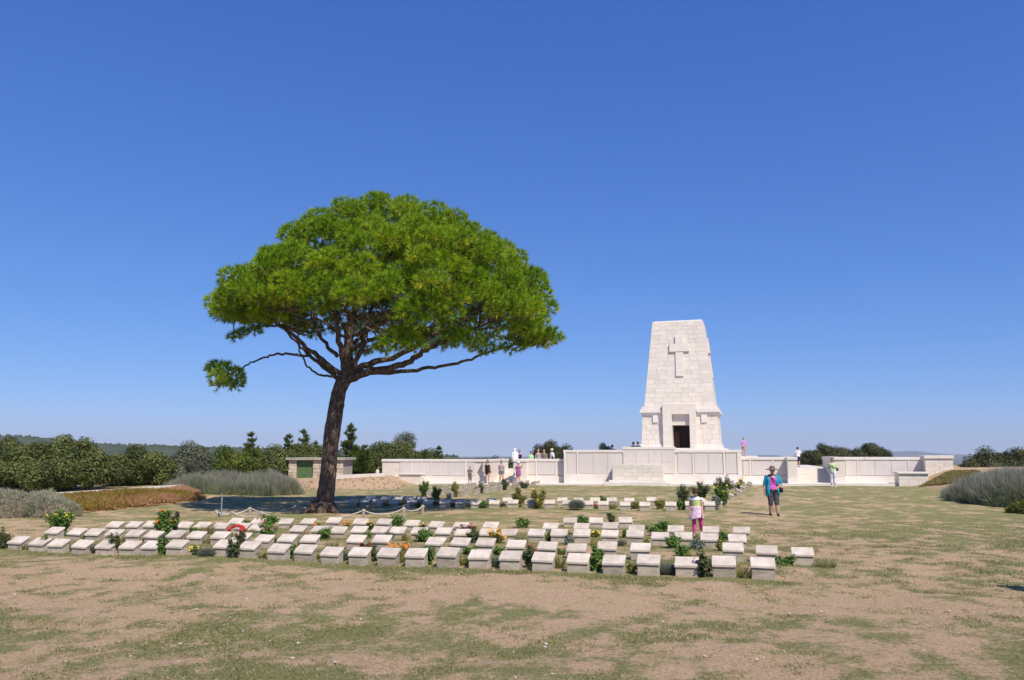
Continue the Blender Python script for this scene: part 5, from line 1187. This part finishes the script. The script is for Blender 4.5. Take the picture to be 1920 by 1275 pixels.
# ================================================================== PEOPLE
def cloth(name, c, c2=None, sc=12): return simple(name, c, c2 or tuple(v * .82 for v in c), sc, .85, .15)
SK = simple('skin', (0.55, 0.31, 0.22), (0.48, 0.26, 0.18), 6, .55, 0); EYE_M = simple('eye_dark', (0.03, 0.02, 0.02), None, 3, .3, 0); LIP = simple('lips', (0.42, 0.14, 0.12), None, 3, .5, 0)
SUNG = []
def person(px, py, Hm, rz, label, spec, z=None, Y_=None, group=None, fine=False, at=None):
    if at is not None: p = np.array((at[0], at[1], float(g(*at))))
    elif Y_ is None: p = G(px, py)
    else: p = P(px, py, Y_)
    if z is not None: p[2] = z
    e = tag(empty('person', p, rz), label, 'person', group); H_ = Hm
    arms = spec.get('arms', {}); legs = spec.get('legs', {}); fat = spec.get('fat', 1.0); bend = spec.get('lean', 0.0)
    def S(v): return np.array(v, float) * H_
    def lean(v):                                       # bend the trunk forward about the hips
        v = np.array(v, float); 
        if bend and v[2] > .52: a = bend; q = v[2] - .52; v = np.array((v[0], v[1] * math.cos(a) - q * math.sin(a), .52 + q * math.cos(a) + v[1] * math.sin(a)))
        return v
    sides = {'R': -1, 'L': 1}; J = {}
    for k, sg in sides.items():
        sh = lean((sg * .096 * (1 + (fat - 1) * .4), 0, .797)); el, wr = arms.get(k, ((.028, .01, -.168), (.035, -.035, -.312)))
        el = sh + np.array((sg * el[0], el[1], el[2])); wr = sh + np.array((sg * wr[0], wr[1], wr[2])); J['sh' + k], J['el' + k], J['wr' + k] = sh, el, wr
        hip = np.array((sg * .052, 0, .50)); kn, an = legs.get(k, ((.0, -.008, -.22), (.004, .012, -.458))); J['hip' + k] = hip; J['kn' + k] = hip + np.array((sg * kn[0], kn[1], kn[2])); J['an' + k] = hip + np.array((sg * an[0], an[1], an[2]))
    TOR = [(.475, .082, .064), (.52, .097, .074), (.565, .095, .072), (.62, .083, .062), (.68, .088, .066), (.74, .100, .070), (.79, .098, .062), (.825, .066, .046), (.845, .034, .034)]
    hd_turn = spec.get('head', (0, 0)); HC = lean((0, -.012, .925)) + np.array((hd_turn[0] * .02, -hd_turn[1] * .03, -abs(hd_turn[1]) * .012))
    def torso(bm, z0, z1, infl, flare=0.0, a0=0., a1=2 * math.pi, yo=0.0):
        zs = [t for t in np.linspace(z0, z1, 9)]; rings = []
        for zz in zs:
            rx = np.interp(zz, [t[0] for t in TOR], [t[1] for t in TOR]) * (fat if zz < .78 else 1 + (fat - 1) * .4) + infl + flare * max(0, (z1 - zz) / (z1 - z0)); ry = np.interp(zz, [t[0] for t in TOR], [t[2] for t in TOR]) * (fat ** 1.4 if zz < .78 else 1) + infl + flare * max(0, (z1 - zz) / (z1 - z0))
            c = lean((0, 0, zz)); rings.append((c[0] * H_, (c[1] + yo) * H_, c[2] * H_, rx * H_, ry * H_))
        loft(bm, rings, 18, a0, a1)
    def limb(bm, a, b, c, r, cut=2.0, infl=0.0):
        """two-piece limb a-b-c with radii r; cut 1 stops at the middle joint, 2 runs to the end"""
        pts_ = smooth_path([S(a), S((a + b) / 2), S(b), S((b + c) / 2), S(c)], 4); n_ = max(3, int(round(len(pts_) * cut / 2)))
        rr = np.interp(np.linspace(0, 1, len(pts_)), np.linspace(0, 1, len(r)), r) + infl
        tube(bm, pts_[:n_], list(rr[:n_] * H_), 10)
    AR, LR = (.036, .031, .026, .023, .018), (.058, .052, .037, .036, .021)
    LR = tuple(v * (1 + (fat - 1) * .5) for v in LR)
    def finish(name, bm, mat, vox, parent=None, smooth=4):
        me = bm_mesh(name, bm, mat); o = ob(name, me, parent or e); r_ = o.modifiers.new('remesh', 'REMESH'); r_.mode = 'VOXEL'; r_.voxel_size = vox; r_.use_smooth_shade = True
        sm = o.modifiers.new('smooth', 'SMOOTH'); sm.factor = .5; sm.iterations = smooth; return o
    vox = (.0055 if fine else .013) * max(1, H_ / 1.7)
    bm = bmesh.new(); torso(bm, .475, .845, 0)
    tube(bm, [S(lean((0, .005, .82))), S(lean((0, 0, .87))), S(HC)], [.036 * H_, .032 * H_, .03 * H_], 10)
    hw, hh_ = .048 * H_, .066 * H_; C_ = S(HC); ball(bm, C_, (hw, hw * 1.18, hh_), 3)
    ball(bm, C_ + S((0, -.012, -.035)), (hw * .72, hw * .95, hh_ * .5), 2)                     # jaw
    tube(bm, [C_ + S((0, -.050, .008)), C_ + S((0, -.066, -.012)), C_ + S((0, -.054, -.016))], [.006 * H_, .010 * H_, .008 * H_], 6)   # nose
    for k, sg in sides.items():
        ball(bm, C_ + S((sg * .049, .004, -.004)), (.007 * H_, .014 * H_, .018 * H_), 1)         # ear
        limb(bm, J['sh' + k], J['el' + k], J['wr' + k], AR); limb(bm, J['hip' + k], J['kn' + k], J['an' + k], LR)
        fw = unit(J['wr' + k] - J['el' + k]); w_ = J['wr' + k]; sd = unit(np.cross(fw, np.array((sg, 0, 0)) + 1e-6)); palm = w_ + fw * .032
        tube(bm, [S(w_), S(palm), S(w_ + fw * .058)], [.017 * H_, .022 * H_, .021 * H_], 8)
        for f in range(4):                                                                        # fingers
            o0 = sd * (-.015 + .010 * f); L = (.034, .042, .040, .030)[f]; cv = np.array((-sg * .012, -.004, 0)); a_ = w_ + fw * .055 + o0
            tube(bm, [S(a_), S(a_ + fw * L * .55 + cv * .4), S(a_ + fw * L * .95 + cv)], [.0062 * H_, .0056 * H_, .0045 * H_], 6)
        a_ = w_ + fw * .018 - sd * .018; tube(bm, [S(a_), S(a_ + fw * .022 - sd * .014), S(a_ + fw * .042 - sd * .014)], [.008 * H_, .0065 * H_, .005 * H_], 6)
        an = J['an' + k]; tube(bm, [S(an + (0, .022, -.018)), S(an + (0, -.02, -.022)), S(an + (0, -.08, -.032))], [.021 * H_, .022 * H_, .014 * H_], 8)
    finish('body', bm, SK, vox, smooth=2 if fine else 3)
    for sg in (-1, 1):
        bm = bmesh.new(); ball(bm, C_ + S((sg * .018, -.0555, .006)), (.006 * H_, .004 * H_, .0045 * H_), 1); ob('eye', bm_mesh('eye', bm, EYE_M), e)
    bm = bmesh.new(); tube(bm, [C_ + S((-.014, -.052, -.034)), C_ + S((0, -.057, -.035)), C_ + S((.014, -.052, -.034))], .0035 * H_, 6); ob('mouth', bm_mesh('mouth', bm, LIP), e)
    cv = vox * .75
    for (kind, mat, *a) in spec['wear']:
        bm = bmesh.new()
        if kind in ('shirt', 'jacket', 'top'):                                                   # z0, sleeve (0-2), extra width
            z0, slv, inf = a[0], a[1], a[2]
            if kind == 'jacket':
                torso(bm, z0, .822, inf * .6, a[3] if len(a) > 3 else .02, -math.pi / 2 + .62, 1.5 * math.pi - .62); 
                for v in bm.verts:
                    an_ = math.atan2(v.co.y, v.co.x); f_ = 1 + .035 * math.sin(7 * an_ + v.co.z * 9) * max(0, 1 - v.co.z / (.8 * H_)) * 2; v.co.x *= f_; v.co.y *= f_
                    if v.co.z < (z0 + .02) * H_: v.co.z -= .05 * H_ * max(0, -math.cos(an_))
                o = ob('jacket', bm_mesh('jacket', bm, mat, True), e); so = o.modifiers.new('thick', 'SOLIDIFY'); so.thickness = .012; bm = bmesh.new()
                for k in sides: limb(bm, J['sh' + k] + (0, 0, .004), J['el' + k], J['wr' + k], AR, slv, .012)
                finish('sleeves', bm, mat, cv, o)
            else:
                torso(bm, z0, .825 if kind == 'shirt' else .775, inf, .006)
                if slv > 0:
                    for k in sides: limb(bm, J['sh' + k] + (0, 0, .004), J['el' + k], J['wr' + k], AR, slv, .011)
                elif kind == 'top':
                    for k, sg in sides.items(): tube(bm, [S(lean((sg * .05, -.06, .76))), S(lean((sg * .062, -.01, .835))), S(lean((sg * .05, .06, .76)))], .011 * H_, 6)
                finish(kind, bm, mat, cv)
        elif kind == 'trousers':                                                                   # length 0-2, extra width
            torso(bm, .475, .60, .010)
            for k in sides: limb(bm, J['hip' + k], J['kn' + k], J['an' + k], LR, a[0], a[1])
            finish('trousers', bm, mat, cv)
        elif kind == 'skirt':                                                                       # top z, hem z, hem radius
            zt, zh, rh = a; n_ = 8; rings = []
            for i in range(n_ + 1):
                t = i / n_; c = lean((0, 0, zt + (zh - zt) * t)); rx = (.112 * fat) * (1 - t) + rh * t; rings.append((c[0] * H_, c[1] * H_, c[2] * H_, rx * H_, rx * .78 * H_))
            loft(bm, rings[::-1], 28, caps=False)
            for v in bm.verts:
                an_ = math.atan2(v.co.y, v.co.x); t = (zt * H_ - v.co.z) / ((zt - zh) * H_); f_ = 1 + .11 * t * math.sin(9 * an_ + 1.5 * math.sin(3 * an_)); v.co.x *= f_; v.co.y *= f_; v.co.z -= .02 * H_ * t * math.sin(2 * an_)
            o = ob('skirt', bm_mesh('skirt', bm, mat, True), e); so = o.modifiers.new('thick', 'SOLIDIFY'); so.thickness = .008
        elif kind == 'shoes':
            for k in sides:
                an = J['an' + k]; bm = bmesh.new(); tube(bm, [S(an + (0, .034, -.022)), S(an + (0, -.01, -.018)), S(an + (0, -.055, -.026)), S(an + (0, -.098, -.034))], [.022 * H_, .029 * H_, .027 * H_, .014 * H_], 9); ob('shoe', bm_mesh('shoe', bm, mat, True), e)
        elif kind == 'hair':                                                                        # drop below the chin, width
            drop = a[0]; hs = 1.0 if len(a) < 2 else 1.22; ball(bm, C_ + S((0, .008, .014)), (hw * 1.10 * hs, hw * 1.22 * hs, hh_ * hs), 3)
            bmesh.ops.delete(bm, geom=[v for v in bm.verts if (v.co.y - C_[1] < -.028 * H_ and v.co.z - C_[2] < (.036 if len(a) < 2 else a[1]) * H_) or v.co.z - C_[2] < -.03 * H_], context='VERTS')
            o = ob('hair', bm_mesh('hair', bm, mat, True), e); so = o.modifiers.new('thick', 'SOLIDIFY'); so.thickness = .01; so.offset = 0
            if drop > 0:
                bm = bmesh.new(); tube(bm, [C_ + S((0, .035, .03)), C_ + S((0, .054, -.02)), C_ + S((0, .055, -.02 - drop * .6)), C_ + S((0, .045, -.02 - drop))], [.03 * H_, .036 * H_, .03 * H_, .010 * H_], 9); ob('hair_length', bm_mesh('hair_length', bm, mat, True), o)
        elif kind == 'hat':                                                                         # brim radius
            br = a[0]; ctr = C_ + S((0, .006, .034)); loft(bm, [(ctr[0], ctr[1], ctr[2] - .026 * H_, br * H_, br * 1.02 * H_), (ctr[0], ctr[1], ctr[2] - .018 * H_, br * H_, br * 1.02 * H_), (ctr[0], ctr[1], ctr[2] + .002 * H_, .058 * H_, .066 * H_), (ctr[0], ctr[1], ctr[2] + .03 * H_, .056 * H_, .064 * H_), (ctr[0], ctr[1], ctr[2] + .050 * H_, .046 * H_, .052 * H_), (ctr[0], ctr[1], ctr[2] + .056 * H_, .02 * H_, .022 * H_)], 22)
            ob('hat', bm_mesh('hat', bm, mat, True), e)
        elif kind == 'cap':
            ctr = C_ + S((0, .004, .028)); loft(bm, [(ctr[0], ctr[1], ctr[2], .055 * H_, .062 * H_), (ctr[0], ctr[1], ctr[2] + .025 * H_, .05 * H_, .057 * H_), (ctr[0], ctr[1], ctr[2] + .042 * H_, .022 * H_, .026 * H_)], 18)
            loft(bm, [(ctr[0], ctr[1] - .055 * H_, ctr[2] - .004 * H_, .04 * H_, .045 * H_), (ctr[0], ctr[1] - .055 * H_, ctr[2] + .002 * H_, .04 * H_, .045 * H_)], 14); ob('cap', bm_mesh('cap', bm, mat, True), e)
        elif kind == 'hood':
            ball(bm, C_ + S((0, .012, -.002)), (hw * 1.25, hw * 1.3, hh_ * 1.2), 3); tube(bm, [C_ + S((0, .01, -.05)), C_ + S((0, .02, -.13))], [.05 * H_, .085 * H_], 12)
            bmesh.ops.delete(bm, geom=[v for v in bm.verts if v.co.y - C_[1] < -.045 * H_ and abs(v.co.z - C_[2]) < .05 * H_], context='VERTS'); ob('hood', bm_mesh('hood', bm, mat, True), e)
        elif kind == 'bag':                                                                         # side, z
            sg, zz = a; c = lean((sg * .125 * fat, -.05, zz)); bmx = bmesh.new(); bx(bmx, *(np.array((c[0] - .045, c[0] + .045, c[1] - .03, c[1] + .03, c[2] - .05, c[2] + .05)) * H_)); bmesh.ops.bevel(bmx, geom=bmx.edges[:], offset=.015, segments=2, affect='EDGES'); o = ob('shoulder_bag', bm_mesh('shoulder_bag', bmx, mat, True), e)
            tube(bm, smooth_path([S(c + (0, 0, .04)), S(lean((sg * .03, -.095 * fat ** 1.4, .70))), S(lean((-sg * .075, -.055, .825))), S(lean((-sg * .05, .06, .78))), S(lean((sg * .06, .095, .66))), S(c + (0, .03, .04))], 5), .008 * H_, 6); ob('bag_strap', bm_mesh('bag_strap', bm, mat), o)
        elif kind == 'glasses':
            for sg in (-1, 1): ball(bm, C_ + S((sg * .019, -.056, .007)), (.014 * H_, .006 * H_, .011 * H_), 1)
            tube(bm, [C_ + S((-.05, -.01, .008)), C_ + S((-.03, -.058, .009)), C_ + S((.03, -.058, .009)), C_ + S((.05, -.01, .008))], .0025 * H_, 5); ob('sunglasses', bm_mesh('sunglasses', bm, mat), e)
    return e
c_teal = cloth('teal_cotton', (0.01, 0.36, 0.52)); c_mag = cloth('magenta_cotton', (0.62, 0.13, 0.48)); c_char = cloth('charcoal_cotton', (0.085, 0.08, 0.095)); c_black = cloth('black_cotton', (0.015, 0.015, 0.018)); c_white = cloth('white_cotton', (0.78, 0.77, 0.77)); c_felt = cloth('grey_felt', (0.15, 0.135, 0.115))
c_lime = cloth('lime_cotton', (0.62, 0.72, 0.24)); c_hot = cloth('hot_pink_cotton', (0.80, 0.08, 0.30)); c_lil = cloth('lilac_cotton', (0.58, 0.30, 0.62)); c_khaki = cloth('khaki_cotton', (0.46, 0.37, 0.25)); c_gt = cloth('grey_cotton', (0.30, 0.31, 0.33)); c_den = cloth('denim', (0.13, 0.17, 0.27)); c_pur = cloth('purple_cotton', (0.36, 0.10, 0.27)); c_camo = cloth('camouflage_cotton', (0.20, 0.18, 0.15), (0.10, 0.10, 0.09), 30); c_green = cloth('bright_green_cotton', (0.42, 0.72, 0.36)); c_brown = cloth('brown_cotton', (0.20, 0.16, 0.12)); c_navy = cloth('navy_cotton', (0.02, 0.03, 0.08)); c_pale = cloth('pale_green_cotton', (0.58, 0.72, 0.40)); c_whitep = cloth('white_pink_print', (0.80, 0.74, 0.78), (0.62, 0.32, 0.48), 14); c_straw = cloth('straw_hat', (0.62, 0.55, 0.42)); c_shoe = cloth('dark_shoe', (0.05, 0.045, 0.04))
h_brown = cloth('brown_hair', (0.07, 0.035, 0.02), None, 40); h_light = cloth('light_brown_hair', (0.26, 0.17, 0.09), None, 40); h_black = cloth('black_hair', (0.015, 0.012, 0.012), None, 40)
walkL = {'L': ((.01, -.035, -.218), (.02, -.05, -.452)), 'R': ((.0, -.02, -.22), (.006, .05, -.448))}
person(1451, 967, 1.62, R(-6), 'person in teal jacket, magenta top and grey brimmed hat walking on the lawn', {'fat': 1.18, 'legs': walkL, 'head': (.3, .3), 'arms': {'R': ((.05, .03, -.165), (.06, .0, -.30)), 'L': ((.065, .03, -.155), (-.02, -.11, -.225))},
    'wear': [('top', c_mag, .53, 0, .010), ('jacket', c_teal, .44, 1.15, .022, .03), ('trousers', c_char, 1.3, .012), ('shoes', c_shoe), ('hair', h_brown, 0), ('hat', c_felt, .135), ('bag', c_black, 1, .52), ('glasses', c_black)]}, fine=True)
person(1307, 1006, 1.19, R(-22), 'person in pink leggings and white skirt looking down among the graves', {'legs': {'L': ((.03, .03, -.21), (.03, .17, -.42)), 'R': ((.0, -.01, -.22), (.0, -.01, -.458))}, 'head': (.4, 1.0), 'lean': .08,
    'wear': [('top', c_lime, .60, 0, .010), ('shirt', c_white, .755, .3, .012), ('trousers', c_hot, 1.75, .004), ('skirt', c_whitep, .63, .37, .155), ('shoes', c_white), ('hair', h_brown, .10, -.012)]}, fine=True)
person(1563, 913, 1.62, R(150), 'person in pale green top and white trousers standing before the right steps', {'fat': 1.1, 'arms': {'L': ((.04, -.02, -.16), (-.02, -.14, -.17)), 'R': ((.04, -.02, -.16), (-.02, -.14, -.20))}, 'head': (0, .6), 'wear': [('shirt', c_pale, .56, .9, .012), ('trousers', c_white, 1.8, .014), ('shoes', c_white), ('hair', h_light, .03), ('bag', c_black, -1, .60)]})
person(1497, 875.5, 1.36, R(165), 'person in white shirt and dark shorts at the top of the right steps', {'arms': {'R': ((.05, .02, -.15), (.03, -.1, -.2))}, 'wear': [('shirt', c_white, .52, .8, .012), ('trousers', c_navy, .95, .016), ('shoes', c_black), ('hair', h_black, 0)]}, Y_=55.0)
person(1395, 855, 1.70, R(170), 'person in lilac shirt and white cap standing right of the pylon', {'arms': {'L': ((.05, .06, -.16), (-.06, .09, -.27)), 'R': ((.05, .06, -.16), (-.06, .09, -.27))}, 'wear': [('shirt', c_lil, .53, .9, .014), ('trousers', c_khaki, .95, .016), ('shoes', c_brown), ('hair', h_light, 0), ('cap', c_white)]}, Y_=72.5, z=1.745)
GP = 'visitors walking by the left steps'
pave = lambda px, v: (float(W(U(px, v), v, 0)[1]), gz(U(px, v), v) + .087)
for (px, py, hp, rz, lab, spec) in (
    (881, 902, 30, 10, 'small person in grey camouflage clothes walking before the left wall', {'legs': walkL, 'arms': {'L': ((.04, .0, -.16), (-.06, -.08, -.16)), 'R': ((.04, .0, -.16), (-.06, -.08, -.17))}, 'wear': [('shirt', c_camo, .53, .9, .014), ('trousers', c_camo, 1.5, .014), ('shoes', c_shoe), ('hair', h_brown, 0)]}),
    (914, 902.5, 43, -5, 'person in short black dress walking from the left steps', {'legs': walkL, 'wear': [('top', c_black, .50, 0, .008), ('skirt', c_black, .58, .40, .105), ('shoes', c_shoe), ('hair', h_brown, .05), ('glasses', c_black), ('bag', c_brown, 1, .50)]}),
    (940, 902, 42, 5, 'person in grey vest and denim shorts walking from the left steps', {'legs': walkL, 'wear': [('top', c_gt, .53, 0, .008), ('trousers', c_den, .5, .014), ('shoes', c_white), ('hair', h_brown, .04), ('glasses', c_black)]}),
    (972, 903, 40, 178, 'person in purple dress seen from behind, one hand raised', {'arms': {'R': ((.06, -.06, -.10), (.10, -.06, .05)), 'L': ((.05, -.03, -.15), (-.02, -.1, -.06))}, 'wear': [('top', c_pur, .50, 0, .010), ('skirt', c_pur, .60, .36, .115), ('shoes', c_white), ('hair', h_light, .05), ('hat', c_white, .075)]})):
    Yp, zp = pave(px, -1.0); s_ = PPM(Yp); person(px, py, hp / s_, R(rz), lab, spec, Y_=Yp, z=zp, group=GP)
GT = 'visitors on the terrace behind the wall'
def terrace_person(px, top_py, Yd, Hm, rz, lab, spec):
    q = P(px, top_py, Yd); person(px, top_py, Hm, R(rz), lab, spec, Y_=Yd, z=q[2] - Hm * .995, group=GT)
terrace_person(966, 840, 57.5, 1.66, 200, 'person in white hooded top above the purple dress', {'lean': .15, 'wear': [('shirt', c_white, .5, 1.9, .02), ('trousers', c_den, 1.8, .012), ('shoes', c_white), ('hood', c_white)]})
terrace_person(974, 843, 58.5, 1.60, 20, 'person in black vest beside the white hooded person', {'wear': [('top', c_black, .5, 0, .012), ('shirt', c_lil, .5, .8, .006), ('trousers', c_den, 1.8, .012), ('shoes', c_shoe), ('hair', h_light, 0)]})
terrace_person(995, 846, 58, 1.45, -5, 'person in bright green shirt behind the left wall wing', {'wear': [('shirt', c_green, .5, .8, .012), ('trousers', c_den, 1.8, .012), ('shoes', c_shoe), ('hair', h_black, 0), ('glasses', c_black)]})
terrace_person(1009, 842, 58.5, 1.62, 15, 'person in grey vest, leftmost of the three by the round bush', {'wear': [('top', c_gt, .5, 0, .012), ('trousers', c_den, 1.8, .012), ('shoes', c_shoe), ('hair', h_light, .04)]})
terrace_person(1020, 842, 59, 1.68, -15, 'person in brown shirt, in the middle by the round bush', {'fat': 1.15, 'wear': [('shirt', c_brown, .5, .9, .014), ('trousers', c_khaki, 1.8, .012), ('shoes', c_shoe), ('hair', h_brown, 0)]})
terrace_person(1035, 841.5, 58, 1.64, -60, 'person in white shirt and straw hat behind the left wall wing', {'wear': [('shirt', c_white, .5, 1.2, .014), ('trousers', c_den, 1.8, .012), ('shoes', c_shoe), ('hair', h_brown, 0), ('hat', c_straw, .085), ('bag', c_black, 1, .6)]})
terrace_person(1148, 834, 61, 1.70, 150, 'dark haired head just above the centre wall', {'wear': [('shirt', c_black, .5, 1.2, .014), ('trousers', c_black, 1.8, .012), ('shoes', c_shoe), ('hair', h_black, .04)]})
terrace_person(1187.5, 828.5, 62, 1.72, 160, 'dark figure left of the pylon base, hair tied up', {'wear': [('shirt', c_black, .5, 1.2, .014), ('trousers', c_black, 1.8, .012), ('shoes', c_shoe), ('hair', h_black, .06)]})
terrace_person(1197, 828, 63, 1.74, 200, 'navy clad figure leaning at the pylon base', {'lean': .12, 'wear': [('shirt', c_navy, .5, 1.2, .014), ('trousers', c_navy, 1.8, .012), ('shoes', c_shoe), ('hair', h_brown, 0)]})
q = P(708, 874, 56); person(708, 874, 1.62, R(100), 'person in white shirt beyond the left end of the wall', {'wear': [('shirt', c_white, .5, .9, .014), ('trousers', c_den, 1.8, .012), ('shoes', c_shoe), ('hair', h_black, 0)]}, Y_=56, z=q[2] - 1.61)
q = G(1882, 1098); fx, fy = q[0] + .62 * 1.0, q[1] - 1.18   # a visitor standing just beyond the right edge, whose shadow reaches into view
person(0, 0, 1.66, R(60), 'visitor in dark clothes just beyond the right edge, throwing a shadow into view', {'wear': [('shirt', c_navy, .5, 1.0, .014), ('trousers', c_char, 1.9, .012), ('shoes', c_shoe), ('hair', h_brown, .03)]}, at=(fx, fy))
print('people done')
